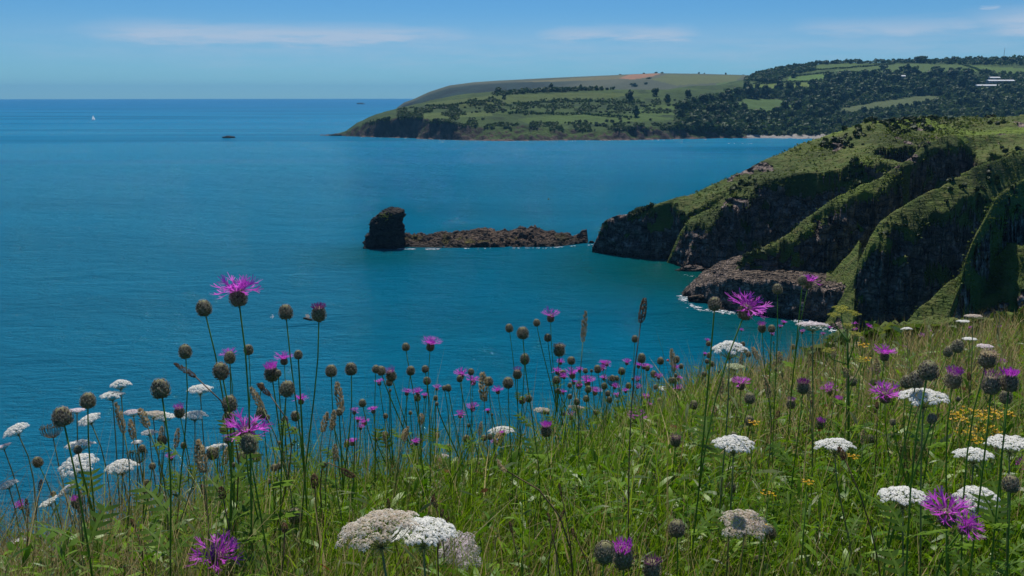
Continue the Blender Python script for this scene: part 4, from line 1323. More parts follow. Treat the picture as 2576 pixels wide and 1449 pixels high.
def yacht():
    p = Psea(235, 302.5); k = math.hypot(p[0], p[1]) / S; h = 11.5 * k
    e = empty("sailing_yacht", p); tag(e, "small white sailing yacht alone on the sea at left below the horizon", "yacht")
    L = h * .8; e.rotation_euler = (0, 0, .9)
    n = 9; V, F = [], []
    for i in range(n):
        t = i / (n - 1); w = .16 * L * math.sin(math.pi * min(1, .25 + t * .75)) ** .8; x = (t - .5) * L
        if i == n - 1: w = .01
        V += [(x, -w, .09 * L), (x, -w * .6, 0), (x, 0, -.05 * L), (x, w * .6, 0), (x, w, .09 * L)]
    for i in range(n - 1):
        for j in range(4): F.append((i * 5 + j, i * 5 + j + 1, i * 5 + 6 + j, i * 5 + 5 + j))
        F.append((i * 5 + 4, i * 5, i * 5 + 5, i * 5 + 9))
    F.append((0, 1, 2, 3, 4))
    mb = MB(); mb.add(V, F); obj("hull", mb.mesh("hull", [M_HULL]), None, e)
    mb = MB(); mb.add(*box((-.05 * L, 0, .12 * L), (.35 * L, .14 * L, .07 * L)), smooth=False); obj("cabin", mb.mesh("cabin", [M_HULL]), None, e)
    mb = MB(); mb.add(*tube([(.08 * L, 0, .05 * L), (.08 * L, 0, h)], .012 * L, 6)); mb.add(*tube([(.08 * L, 0, .2 * L), (-.4 * L, .03 * L, .2 * L)], .008 * L, 5)); obj("mast", mb.mesh("mast", [M_METAL]), None, e)
    def sail(nm, a, b, c, bulge):
        a, b, c = map(np.array, (a, b, c)); V, F = [], []; m = 6
        for i in range(m + 1):
            for j in range(m + 1 - i):
                u, v = i / m, j / m; q = a * (1 - u - v) + b * u + c * v
                V.append(q + np.array([0, bulge * 4 * u * (1 - u - v) + bulge * 2 * v * u, 0]))
        def ix(i, j): return sum(m + 1 - q for q in range(i)) + j
        for i in range(m):
            for j in range(m - i):
                F.append((ix(i, j), ix(i + 1, j), ix(i, j + 1)))
                if j < m - i - 1: F.append((ix(i + 1, j), ix(i + 1, j + 1), ix(i, j + 1)))
        mb = MB(); mb.add(V, F); obj(nm, mb.mesh(nm, [M_SAIL]), None, e)
    sail("mainsail", (.07 * L, 0, .22 * L), (-.4 * L, .03 * L, .22 * L), (.07 * L, 0, h * .98), .08 * L)
    sail("jib", (.48 * L, 0, .12 * L), (.10 * L, .03 * L, .16 * L), (.09 * L, 0, h * .86), .06 * L)


yacht()


def buoy(x, y, r, col, label):
    p = Psea(x, y); e = empty("buoy", p); tag(e, label, "buoy")
    m = mat_plain("buoy " + label.split()[1], col, .4, .5, .1)
    mb = MB(); V, F = [], []
    prof = [(0, -.6), (.6, -.45), (.95, -.1), (1, .25), (.85, .65), (.5, .95), (.22, 1.08), (.2, 1.3), (0, 1.32)]
    ns = 14
    for q, z in prof:
        for k in range(ns): V.append((q * r * math.cos(k * 6.2832 / ns), q * r * math.sin(k * 6.2832 / ns), z * r))
    for i in range(len(prof) - 1):
        for k in range(ns): F.append((i * ns + k, i * ns + (k + 1) % ns, (i + 1) * ns + (k + 1) % ns, (i + 1) * ns + k))
    mb.add(V, F); obj("float", mb.mesh("float", [m]), None, e)
    mb = MB(); mb.add(*tube([(r * .2 * math.cos(a), 0, r * 1.45 + r * .2 * math.sin(a)) for a in np.linspace(0, 6.28, 11)], r * .05, 5, False)); obj("ring", mb.mesh("ring", [M_METAL]), None, e)


buoy(1680, 908, .26, (.75, .08, .07), "small red buoy floating on the sea just above the right-hand flowers")
buoy(1380, 502, .45, (.06, .10, .05), "tiny dark green buoy on open water above the reef")


def gull():
    p = Pd(686, 797, 158); e = empty("gull", p); tag(e, "white gull flying low over the water between two tall buds at left", "gull")
    s = 1.0; mb = MB()
    prof = [(-.26, .01), (-.18, .05), (-.05, .075), (.08, .065), (.16, .045), (.21, .042), (.25, .03), (.30, .008)]
    mb.add(*tube([(x, 0, .012 * math.sin(x * 6)) for x, _ in prof], [r for _, r in prof], 8))
    mb.add([(-.24, -.02, 0), (-.40, -.07, .0), (-.41, .07, .0), (-.24, .02, 0), (-.32, 0, .012)], [(0, 1, 4), (1, 2, 4), (2, 3, 4), (3, 0, 4)])
    obj("body", mb.mesh("body", [M_WHITE]), None, e)
    for sd in (-1, 1):
        mb = MB(); V = []
        for t, ch, sw, z in [(0, .17, .04, .03), (.25, .17, .06, .13), (.45, .14, .05, .17), (.7, .10, -.03, .15), (.9, .06, -.11, .11), (1, .01, -.18, .09)]:
            y = sd * (.05 + .58 * t); V += [(sw + ch * .45, y, z + .006), (sw - ch * .55, y, z), (sw, y, z + .016)]
        F = []
        for i in range(5):
            a, b = i * 3, i * 3 + 3
            F += [(a, b, b + 2, a + 2), (a + 2, b + 2, b + 1, a + 1), (a + 1, b + 1, b, a)]
        mb.add(V, F); obj("wing", mb.mesh("wing", [M_WHITE if sd < 0 else M_WHITE]), None, e)
    e.rotation_euler = (.5, -.1, .25)


gull()

# ------------------------------------------------------------------ the flowery slope we stand on
# brow of the slope: picture x, y of the top of the sward there, and its distance
BROW = [(-900, 1400, 1.45), (0, 1375, 1.5), (300, 1335, 1.6), (600, 1275, 1.75), (1000, 1215, 2.05), (1300, 1150, 2.5), (1500, 1085, 3.1), (1700, 985, 4.1), (1900, 935, 5.2), (2200, 862, 6.8), (2576, 808, 8.5), (3300, 770, 11.0)]
_bw = [P(x, y, d) for x, y, d in BROW]
B_AZ = np.array([math.atan2(q[0], q[1]) for q in _bw]); B_D = np.array([math.hypot(q[0], q[1]) for q in _bw])
B_T = np.array([(EYE - q[2]) / math.hypot(q[0], q[1]) for q in _bw])
H0 = .50


def sward_z(X, Y):
    """top of the grass"""
    X, Y = np.asarray(X, float), np.asarray(Y, float)
    r = np.hypot(X, Y); az = np.arctan2(X, Y)
    az = np.where(np.abs(az) > 1.7, np.sign(az) * np.maximum(3.3 - np.abs(az) * .9, 0.2), az)
    D = np.interp(az, B_AZ, B_D); T = np.interp(az, B_AZ, B_T)
    s = T - 2 * H0 / D; k = H0 / D ** 2
    SL = 1.25
    rl = np.maximum((SL - s) / (2 * k), D * 1.05)
    z = np.where(r < rl, -H0 - s * r - k * r * r, -H0 - s * rl - k * rl * rl - SL * (r - rl))
    z = z + .035 * fbm(X / .5, Y / .5, 0, 401, 3) * np.clip(r / 1.2, .25, 1)
    return EYE + z


def soil_z(X, Y):
    r = np.hypot(X, Y)
    return sward_z(X, Y) - .17 - .05 * np.clip(r / 4, 0, 1)


def build_slope():
    az = np.linspace(-math.pi, math.pi, 241)
    rs = np.concatenate([[0.0], np.geomspace(.12, 75, 110)])
    RR, AZ = np.meshgrid(rs, az, indexing='ij')
    X, Y = RR * np.sin(AZ), RR * np.cos(AZ)
    Z = np.maximum(soil_z(X, Y), -3.0)
    me = mesh_np("meadow_slope", np.stack([X, Y, Z], -1).reshape(-1, 3), grid_faces(len(rs), len(az))[:, ::-1], smooth=True)
    b = NB("soil and thatch")
    n = b.noise(b.pos(), 9.0, 5, .65); n2 = b.noise(b.pos(), 60.0, 3, .6)
    c = b.mix(b.rng(n, .35, .65), (.020, .028, .008), (.050, .048, .018))
    c = b.mix(b.rng(n2, .5, .7, 0, .6), c, (.10, .085, .04))
    o = obj("meadow_slope", me, b.done(b.bsdf(c, .95, .1, b.bump(n2, .6, .01))))
    tag(o, "grassy clifftop slope under the wild flowers", "slope", kind="structure")


build_slope()

M_GRASS = None


def mat_grass():
    b = NB("meadow grass")
    r = b.island(); dry = b.attr("dry")
    g = b.ramp(r, [(0, (.058, .125, .003)), (.35, (.105, .205, .004)), (.7, (.170, .285, .006)), (1, (.27, .36, .025))])
    d = b.ramp(r, [(0, (.17, .125, .045)), (.5, (.30, .235, .095)), (1, (.46, .38, .19))])
    c = b.mix(dry, g, d)
    return b.done(b.leaf(c, .58, .5, .25))


def blades(name, n, rmin, rmax, hrange, wrange, az0, az1, dryf, label, seed, rpow=-.2, lean=.55, mat=None, past=1.5):
    r_ = np.random.default_rng(seed)
    u = r_.random(n); p = rpow + 1
    r = (rmin ** p + u * (rmax ** p - rmin ** p)) ** (1 / p)
    az = r_.uniform(az0, az1, n)
    D = np.interp(az, B_AZ, B_D)
    k = r < D * past
    r, az, D = r[k], az[k], D[k]; n = len(r)
    X, Y = r * np.sin(az), r * np.cos(az)
    clump = fbm(X / .22, Y / .22, 0, seed + 3, 3)
    Z = soil_z(X, Y)
    h = r_.uniform(*hrange, n) * (1 + .45 * clump) * np.clip(.75 + .25 * r / 1.2, .75, 1.15)
    w = r_.uniform(*wrange, n) * np.clip(r / 2.0, .8, 2.6)
    th = r_.uniform(0, 2 * math.pi, n)
    la = np.abs(r_.normal(0, lean, n)) + .08
    dirx, diry = np.cos(th) + .35, np.sin(th) - .1      # a little onshore wind
    q = np.hypot(dirx, diry) + 1e-6; dirx, diry = dirx / q, diry / q
    # blade faces partly towards us, partly any way
    fth = r_.uniform(0, math.pi, n); sx, sy = np.cos(fth), np.sin(fth) * .6
    ts = np.array([0, .38, .72, 1.0])
    V = np.zeros((n, 7, 3))
    for i, t in enumerate(ts):
        out = la * h * t ** 1.8
        cx, cy, cz = X + dirx * out, Y + diry * out, Z + h * (t - .28 * la * t * t)
        ww = w * (1 - .15 * t) * (1 - t ** 3)
        if i < 3:
            V[:, i * 2] = np.stack([cx - sx * ww / 2, cy - sy * ww / 2, cz], -1)
            V[:, i * 2 + 1] = np.stack([cx + sx * ww / 2, cy + sy * ww / 2, cz], -1)
        else:
            V[:, 6] = np.stack([cx, cy, cz], -1)
    base = (np.arange(n) * 7)[:, None]
    q1 = np.concatenate([base + np.array([0, 1, 3, 2]), base + np.array([2, 3, 5, 4])])
    t1 = base + np.array([4, 5, 6])
    dry = (r_.random(n) < dryf(X, Y, az, r)).astype(float)
    me = mesh_np(name, V.reshape(-1, 3), [q1, t1], smooth=True, attrs={"dry": np.repeat(dry, 7)})
    o = obj(name, me, mat or M_GRASS)
    return tag(o, label, "grass", kind="stuff")


M_GRASS = mat_grass()
AZL, AZR = R_(-43), R_(43)


def dry_amt(X, Y, az, r):
    px, py = proj(X, Y, sward_z(X, Y))
    left = sst(620, 120, px) * sst(.75, 1.2, r) * .62
    right = sst(1500, 2000, px) * sst(1.6, 3.0, r) * .50
    patch = sst(.0, .5, fbm(X / .5, Y / .5, 0, 431, 2)) * .35
    return np.clip(.10 + left + right + patch, 0, .8)


blades("meadow_grass", 70000, .42, 9.5, (.14, .30), (.0022, .0050), AZL, AZR, dry_amt, "dense green and straw-coloured grass covering the slope", 501)
blades("fine_dry_grass", 20000, .5, 9.0, (.18, .36), (.0010, .0020), AZL, AZR, lambda *a: np.clip(dry_amt(*a) + .35, 0, .95), "thin dry grass stalks standing above the green sward", 502, lean=.25)
blades("brow_dry_grass", 15000, .75, 2.0, (.10, .30), (.0012, .0030), AZL, R_(-3), lambda X, Y, az, r: np.clip(.25 + .5 * sst(-.05, -.4, az), 0, .8), "tangled green and straw grass along the left brow", 504, lean=.6, past=1.2)
blades("tall_fine_stems", 6000, .9, 8.0, (.20, .34), (.0008, .0016), AZL, AZR, lambda *a: np.clip(dry_amt(*a) * .8 + .1, 0, .9), "tall thin green grass stems rising among the flowers along the brow", 503, lean=.35, past=1.2)


def lance_leaves(name, n, seed, L, W, stops, label, rmin=.42, rmax=7.0, up=(.05, .2), trans=.45):
    r_ = np.random.default_rng(seed)
    rpow = .75
    r = (rmin ** rpow + r_.random(n) * (rmax ** rpow - rmin ** rpow)) ** (1 / rpow); az = r_.uniform(AZL, AZR, n)
    D = np.interp(az, B_AZ, B_D); X, Y = r * np.sin(az), r * np.cos(az)
    cl = fbm(X / .30, Y / .30, 0, seed, 3)
    k = (r < D * 1.15) & (cl > -.22 + .35 * (r_.random(n) - .5)); X, Y, r, cl = X[k], Y[k], r[k], cl[k]; n = len(X)
    Z = soil_z(X, Y) + r_.uniform(*up, n)
    th = r_.uniform(0, 2 * math.pi, n); el = r_.uniform(-.2, 1.1, n)
    ln = r_.uniform(*L, n) * np.clip(r / 1.6, .55, 1.5); wd = ln * r_.uniform(*W, n)
    d = np.stack([np.cos(th) * np.cos(el), np.sin(th) * np.cos(el), np.sin(el)], -1)
    s = np.cross(d, np.array([0, 0, 1.0])); s /= np.linalg.norm(s, axis=1, keepdims=True) + 1e-6
    roll = r_.normal(0, .5, n)[:, None]; nn = np.cross(s, d); s = s * np.cos(roll) + nn * np.sin(roll)
    c = np.stack([X, Y, Z], -1)
    V = np.zeros((n, 8, 3)); dn = np.array([0, 0, -1.0])
    for i, (t, ww) in enumerate([(0, .12), (.35, .9), (.7, .75)]):
        q = c + d * (ln * t)[:, None] + dn * (ln * .22 * t * t)[:, None]
        V[:, i * 2] = q - s * (wd * ww / 2)[:, None]; V[:, i * 2 + 1] = q + s * (wd * ww / 2)[:, None]
    V[:, 6] = c + d * ln[:, None] + dn * (ln * .26)[:, None]
    V = V[:, :7]
    base = (np.arange(n) * 7)[:, None]
    me = mesh_np(name, V.reshape(-1, 3), [np.concatenate([base + np.array([0, 1, 3, 2]), base + np.array([2, 3, 5, 4])]), base + np.array([4, 5, 6])], smooth=True)
    m = mat_leaf(name.replace("_", " "), stops, trans, .42, .3)
    tag(obj(name, me, m), label, "leaves", kind="stuff")


lance_leaves("herb_leaves", 80000, 511, (.026, .065), (.11, .22), [(0, (.050, .135, .003)), (.5, (.105, .235, .005)), (1, (.210, .350, .008))], "broad green herb leaves between the grass blades")
lance_leaves("pale_herb_leaves", 7000, 512, (.025, .06), (.08, .16), [(0, (.09, .14, .05)), (.6, (.15, .22, .06)), (1, (.24, .27, .12))], "pale grey-green narrow leaves scattered through the sward", up=(.08, .24))
lance_leaves("clover_leaves", 18000, 513, (.014, .028), (.5, .8), [(0, (.060, .145, .004)), (.6, (.115, .24, .006)), (1, (.19, .33, .010))], "small rounded clover-like leaves low in the sward", up=(.04, .18), rmax=4.0)
lance_leaves("red_leaves", 260, 514, (.02, .045), (.25, .45), [(0, (.14, .030, .014)), (.6, (.22, .055, .025)), (1, (.26, .11, .03))], "few reddened leaves low in the grass", up=(.06, .2), rmax=4.0, trans=.5)

# ------------------------------------------------------------------ flower materials
def mat_stem(name, col):
    b = NB(name); n = b.noise(b.pos((1, 1, 1), obj=True), 25, 2)
    c = b.mix(b.rng(n, .3, .7), tuple(x * .75 for x in col), tuple(x * 1.25 for x in col))
    return b.done(b.leaf(c, .35, .5, .35))


def mat_flower(name, a, b_, trans=.4, objvar=.25, rough=.5):
    b = NB(name); r = b.island(); c = b.mix(r, a, b_)
    c = b.mix(b.math('MULTIPLY', b.objrand(), objvar), c, b.mix(1.0, c, (.6, .45, .7), 'MULTIPLY'))
    return b.done(b.leaf(c, trans, rough, .2))


M_PURPLE = mat_flower("purple ray florets", (.62, .055, .64), (.86, .17, .84), .55, .15)
M_PURPLE2 = mat_flower("purple disc florets", (.40, .030, .46), (.72, .10, .74), .5, .2)
M_DARKP = mat_flower("faded purple florets", (.16, .022, .15), (.36, .06, .33), .25, .2)
M_BRACT = mat_flower("bracts with dark fringe", (.085, .064, .044), (.36, .29, .19), .15, .3, .8)
M_BRACT2 = mat_flower("pale bract fringe", (.48, .43, .32), (.75, .69, .55), .5, .3, .8)
M_INV = mat_plain("flower base green", (.20, .19, .095), .8, .1, .35, 300)
M_STEM = mat_stem("green stems", (.16, .29, .035))
M_STEM2 = mat_stem("brown stems", (.22, .14, .075))
M_STEMG = mat_stem("grey-green stems", (.24, .29, .11))
M_KLEAF = mat_leaf("flower stem leaves", [(0, (.09, .18, .02)), (1, (.18, .30, .04))], .5)
M_PETAL = mat_flower("white petals", (.90, .89, .83), (.96, .95, .91), .34, .05)
M_PETALP = mat_flower("pinkish petals", (.86, .74, .76), (.95, .90, .90), .6, .2)
M_PETALB = mat_flower("browning petals", (.62, .50, .36), (.93, .89, .80), .55, .2)
M_PETALG = mat_flower("green-white petals", (.40, .46, .22), (.66, .68, .44), .3, .2)
M_NEST = mat_flower("curled green seed umbel", (.10, .12, .03), (.24, .24, .08), .3, .2)
M_NESTB = mat_flower("curled brown seed umbel", (.11, .085, .040), (.25, .19, .10), .25, .2)
M_YELG = mat_flower("yellow-green parsnip flowers", (.34, .34, .03), (.50, .47, .06), .3, .1)
M_YEL = mat_flower("yellow blossoms", (.70, .36, .006), (.80, .55, .02), .35, .1)
M_TAN = mat_flower("tan seed heads", (.42, .32, .17), (.72, .60, .38), .5, .15, .8)
M_BROWN = mat_flower("brown seed spikes", (.15, .090, .055), (.36, .23, .14), .35, .2, .8)


# ------------------------------------------------------------------ knapweed pieces (unit: ball diameter 1, foot of ball at z=0, axis +z)
def ball_mesh(seed, ht=1.05, open_=0.0, fringe=True):
    r = random.Random(seed); mb = MB()
    prof = [(0.10, 0), (.36, .06), (.47, .24), (.50, .45), (.46, .68), (.34, .88), (.20, .99), (.04, 1.04)]
    if open_: prof = [(0.10, 0), (.36, .06), (.47, .24), (.50, .45), (.45, .68), (.36, .86), (.33, .95), (.05, .95)]
    ns = 14; V, F = [], []
    for q, z in prof:
        for k in range(ns): V.append((q * .93 * math.cos(k * 6.2832 / ns), q * .93 * math.sin(k * 6.2832 / ns), z * ht))
    for i in range(len(prof) - 1):
        for k in range(ns): F.append((i * ns + k, i * ns + (k + 1) % ns, (i + 1) * ns + (k + 1) % ns, (i + 1) * ns + k))
    mb.add(V, F, 0)
    N = 84
    for i in range(N):                      # overlapping scale bracts in a spiral
        t = (i + .5) / N; z = .03 + .93 * t; a = i * 2.39996 + r.gauss(0, .05)
        q = np.interp(z, [p[1] for p in prof], [p[0] for p in prof])
        dq = (np.interp(z + .03, [p[1] for p in prof], [p[0] for p in prof]) - q) / .03
        up = np.array([dq * math.cos(a), dq * math.sin(a), 1 * ht]); up /= np.linalg.norm(up)
        out = np.array([math.cos(a), math.sin(a), 0.0]); sd = np.cross(up, out); sd /= np.linalg.norm(sd); n = np.cross(sd, up)
        c = np.array([q * math.cos(a), q * math.sin(a), z * ht]); s = .085 * (.8 + .4 * r.random())
        pr = .025 + .03 * r.random()
        mb.add([c - up * s * 1.1, c + sd * s + n * pr * .6, c + up * s * 1.25 + n * pr * 1.4, c - sd * s + n * pr * .6, c + n * pr * 1.3], [(0, 1, 4), (1, 2, 4), (2, 3, 4), (3, 0, 4)], 1, False)
        if fringe:
            for w in (-1, 0, 1):
                tip = c + up * s * (1.9 + .7 * r.random()) + sd * w * s * .9 + n * (.05 + .05 * r.random())
                b0 = c + up * s * .7 + sd * w * s * .5 + n * pr
                mb.add([b0 - sd * .012, b0 + sd * .012, tip], [(0, 1, 2)], 2, False)
    return mb.mesh("involucre", [M_INV, M_BRACT, M_BRACT2])


BALLS = [ball_mesh(i, h) for i, h in enumerate((1.0, 1.1, 1.18, 1.05))]
OPENB = [ball_mesh(20 + i, 1.05, 1) for i in range(2)]


def ray_floret(seed, L=1.0):
    """one outer floret: a thin tube that splits into narrow lobes; root at origin, grows along +x and curls up"""
    r = random.Random(seed); mb = MB()
    def rib(p, w0, w1, mat=0):
        p = np.array(p); t = np.gradient(p, axis=0); V = []
        for i, (q, d) in enumerate(zip(p, t)):
            s = np.cross(d, [0, 0, 1.0]); s /= np.linalg.norm(s) + 1e-9; w = w0 + (w1 - w0) * i / (len(p) - 1)
            V += [q - s * w, q + s * w]
        mb.add(V, [(2 * i, 2 * i + 1, 2 * i + 3, 2 * i + 2) for i in range(len(p) - 1)], mat)
    rib([(0, 0, 0), (.22 * L, 0, .10), (.42 * L, 0, .13), (.56 * L, 0, .13)], .034, .060)
    for k in range(5):
        a = (k - 2) * .30 + r.gauss(0, .1); l = L * (.40 + .14 * r.random()); z = .13 + r.gauss(0, .03)
        rib([(.52 * L, 0, .13), (.52 * L + l * .5 * math.cos(a), l * .5 * math.sin(a), z + .02), (.52 * L + l * math.cos(a * 1.25), l * math.sin(a * 1.25), z + .06 + .10 * r.random())], .042, .014)
    return mb.mesh("ray_floret", [M_PURPLE])


RAYS = [ray_floret(i, 1.05 + .14 * (i % 3)) for i in range(5)]


def disc_mesh(seed, n=46, spread=.8, L=.62, mat=None, base=.9):
    r = random.Random(seed); mb = MB()
    for i in range(n):
        a = i * 2.39996; t = math.sqrt((i + .5) / n); an = t * spread
        o = np.array([.30 * t * math.cos(a), .30 * t * math.sin(a), base])
        d = np.array([math.sin(an) * math.cos(a), math.sin(an) * math.sin(a), math.cos(an)]) + np.array([r.gauss(0, .08), r.gauss(0, .08), 0])
        l = L * (.75 + .4 * r.random()); s, v, _ = frame(d)
        tip = o + d * l; mid = o + d * l * .6 + s * .02
        mb.add([o - s * .014, o + s * .014, mid + s * .026, mid - s * .026], [(0, 1, 2, 3)])
        for k in range(3):
            q = tip + s * .07 * math.cos(k * 2.1) + v * .07 * math.sin(k * 2.1)
            mb.add([mid - s * .024, mid + s * .024, q], [(0, 1, 2)])
        mb.add([mid - v * .012, mid + v * .012, tip + d * .10], [(0, 1, 2)], 1)
    return mb.mesh("disc_florets", [mat or M_PURPLE2, M_DARKP])


DISCS = [disc_mesh(i) for i in range(3)]
TUFTS = [disc_mesh(10 + i, 40, .55, .55) for i in range(2)]
DTUFT = disc_mesh(30, 44, .9, .42, M_DARKP)
TTUFT = disc_mesh(31, 40, 1.25, .40, M_TAN, .85)


def full_corolla(seed):
    """small far flowers: the ring of ray florets joined"""
    r = random.Random(seed); mb = MB()
    for k in range(17):
        a = k * 6.2832 / 17 + r.gauss(0, .1); el = r.gauss(.25, .22); src = RAYS[r.randrange(5)]
        M = Matrix.Translation((.28 * math.cos(a), .28 * math.sin(a), .9)) @ Matrix.Rotation(a, 4, 'Z') @ Matrix.Rotation(-el, 4, 'Y')
        mb.add([M @ v.co for v in src.vertices], [tuple(p.vertices) for p in src.polygons])
    return mb.mesh("ray_florets", [M_PURPLE])


COROLLAS = [full_corolla(i) for i in range(3)]


def leaf_mesh(seed, lobes=4):
    r = random.Random(seed); mb = MB(); L = 1.0
    mb.add([(0, -.02, 0), (0, .02, 0), (.5, .035, .06), (.5, -.035, .06), (1, 0, -.02)], [(0, 1, 2, 3), (3, 2, 4)])
    for k in range(lobes):
        x = .15 + .65 * k / lobes
        for s in (-1, 1):
            l = .30 * (1 - .5 * abs(x - .4)) * (.8 + .4 * r.random())
            mb.add([(x, s * .015, .03), (x + .10, s * .02, .045), (x + .16, s * l * .7, .03), (x + .20, s * l, -.01), (x + .07, s * l * .6, .02)], [(0, 1, 2, 4), (4, 2, 3)])
    return mb.mesh("leaf", [M_KLEAF])


KLEAVES = [leaf_mesh(i) for i in range(3)]

# ------------------------------------------------------------------ umbel pieces (unit: umbellet radius 1)
def umbellet_mesh(seed, mat, n=22, dome=.38):
    r = random.Random(seed); mb = MB()
    for i in range(n):
        t = math.sqrt((i + .4) / n); a = i * 2.39996 + r.gauss(0, .15)
        c = np.array([t * math.cos(a), t * math.sin(a), dome * (1 - t * t) + r.gauss(0, .05)])
        nrm = np.array([t * .9 * math.cos(a), t * .9 * math.sin(a), 1.0]) + np.array([r.gauss(0, .25), r.gauss(0, .25), 0]); u, v, nn = frame(nrm)
        s = .21 + .12 * t * r.random() + .04
        V = [c + nn * .03]
        for k in range(5):
            q = k * 1.2566 + a
            V += [c + s * (math.cos(q - .42) * u + math.sin(q - .42) * v) * .92 + nn * .02, c + s * (math.cos(q) * u + math.sin(q) * v) * 1.08 - nn * .03, c + s * .45 * (math.cos(q + .63) * u + math.sin(q + .63) * v)]
        mb.add(V, [(0, 1 + 3 * k, 2 + 3 * k, 3 + 3 * k) for k in range(5)], 0, False)
        mb.add([(0, 0, -.9), c + u * .02, c - u * .02], [(0, 1, 2)], 1, False)
    return mb.mesh("umbellet", [mat, M_STEMG])


UMB = {k: [umbellet_mesh(50 + i + j * 10, m, n) for i in range(3)] for j, (k, m, n) in enumerate((("w", M_PETAL, 22), ("p", M_PETALP, 18), ("b", M_PETALB, 18), ("g", M_PETALG, 20)))}


def rays_mesh(pts, mat, bracts=6):
    """stalks from the hub (origin) to each umbellet, and the bracts below"""
    mb = MB()
    for p in pts:
        p = np.array(p); m = p * .5 + np.array([0, 0, -.0]) + np.array([p[0] * .12, p[1] * .12, -.04 * np.linalg.norm(p)])
        mb.add(*tube([np.zeros(3), m, p], .010 * np.ones(3), 3, False))
    for k in range(bracts):
        a = k * 6.2832 / bracts
        for t in (-.25, 0, .25):
            d = np.array([math.cos(a + t), math.sin(a + t), -.25 if t == 0 else -.35]) * .38
            mb.add([(.02 * math.sin(a), -.02 * math.cos(a), 0), (-.02 * math.sin(a), .02 * math.cos(a), 0), d], [(0, 1, 2)])
    return mb.mesh("umbel_rays", [mat])


def umbel_layout(n, dome, seed, flat=False):
    r = random.Random(seed); out = []
    for i in range(n):
        t = math.sqrt((i + .3) / n); a = i * 2.39996 + r.gauss(0, .06); t2 = t * (1 + r.gauss(0, .03))
        z = .42 + dome * (1 - t2 * t2) + r.gauss(0, .02)
        nr = (t2 * 1.5 * dome * math.cos(a), t2 * 1.5 * dome * math.sin(a), 1.0)
        out.append(((t2 * .84 * math.cos(a), t2 * .84 * math.sin(a), z), nr))
    return out


UL = {}
for key, n, dome in (("dome", 36, .24), ("flat", 30, .07), ("loose", 22, .20), ("high", 38, .40)):
    UL[key] = [umbel_layout(n, dome, 60 + q) for q in range(2)]
URAY = {k: [rays_mesh([p for p, _ in l], M_STEMG) for l in v] for k, v in UL.items()}


def joined_umbel(kind, q, colr):
    mb = MB(); lay = UL[kind][q]
    for i, (p, n) in enumerate(lay):
        src = UMB[colr][i % 3]; M = orient(n, i * 1.3, .20 if kind != "loose" else .22, p)
        mb.add([M @ v.co for v in src.vertices], [tuple(f.vertices) for f in src.polygons], 0, False)
    return mb.mesh("umbellets", [src.materials[0]])


JU = {}


def nest_mesh(seed, mat):
    """umbel closed into a bird's nest: rays arch out then in, seeds along the rim"""
    r = random.Random(seed); mb = MB()
    for k in range(46):
        a = k * 2.39996; q = .35 + .65 * math.sqrt((k + .5) / 46)
        e = np.array([math.cos(a), math.sin(a), 0])
        p = [np.zeros(3), e * .55 * q + [0, 0, .12], e * .95 * q + [0, 0, .5], e * .80 * q + [0, 0, .85 + .12 * r.random()]]
        mb.add(*tube(bez(*p, 6), .014, 3, False))
        c = p[3]
        for j in range(9):
            d = np.array([r.gauss(0, 1), r.gauss(0, 1), r.gauss(.3, .8)]); u, v, _ = frame(d); s = .045
            cc = c + d * .055
            mb.add([cc + u * s, cc + v * s * .6, cc - u * s, cc - v * s * .6], [(0, 1, 2, 3)], 0, False)
    return mb.mesh("seed_nest", [mat])


NESTS = {"green": nest_mesh(1, M_NEST), "brown": nest_mesh(2, M_NESTB)}

# ------------------------------------------------------------------ planting
def brow_depth(x):
    return np.interp(x, [b[0] for b in BROW], [b[2] for b in BROW])


def foot_for(H, B):
    """where the stem enters the ground"""
    f = np.array([B[0], B[1], 0.0]); f[2] = float(soil_z(f[0], f[1])); return f


def stem_curve(foot, H, axis, n=9, wob=.03):
    L = np.linalg.norm(H - foot)
    a = np.array([rnd.gauss(0, wob), rnd.gauss(0, wob), 0])
    return bez(foot, foot + np.array([(H - foot)[0] * .15, (H - foot)[1] * .15, L * .38]) + a, H - np.asarray(axis) * L * .33, H, n)


def stem_part(e, foot, pts, r0, r1, mat, name="stem"):
    mb = MB(); mb.add(*tube(pts - foot, np.linspace(r0, r1, len(pts)), 6)); return obj(name, mb.mesh(name, [mat]), None, e)


def head_axis(x, y, bx, by, tilt=None):
    """direction of a flower head, from the lean of its stem"""
    d = np.array([(x - bx), 0, (by - y)], float); d /= np.linalg.norm(d) + 1e-6
    a = np.array([d[0] * .9, -.10 + rnd.gauss(0, .12), max(d[2], .25)])
    if tilt is not None: a = np.array(tilt, float)
    return a / np.linalg.norm(a)


def add_leaves(e, foot, pts, n, size):
    for i in range(n):
        t = rnd.uniform(.15, .75); q = pts[int(t * (len(pts) - 1))] - foot
        a = rnd.random() * 6.28; ax = np.array([math.cos(a), math.sin(a), .7])
        ax /= np.linalg.norm(ax); sd = np.cross(ax, [0, 0, 1.0]); sd /= np.linalg.norm(sd); up = np.cross(sd, ax)
        s = size * rnd.uniform(.7, 1.3)
        M = Matrix(((ax[0], sd[0], up[0], q[0]), (ax[1], sd[1], up[1], q[1]), (ax[2], sd[2], up[2], q[2]), (0, 0, 0, 1))) @ Matrix.Diagonal((s, s, s, 1))
        obj("leaf", KLEAVES[rnd.randrange(3)], None, e, mtx=M)


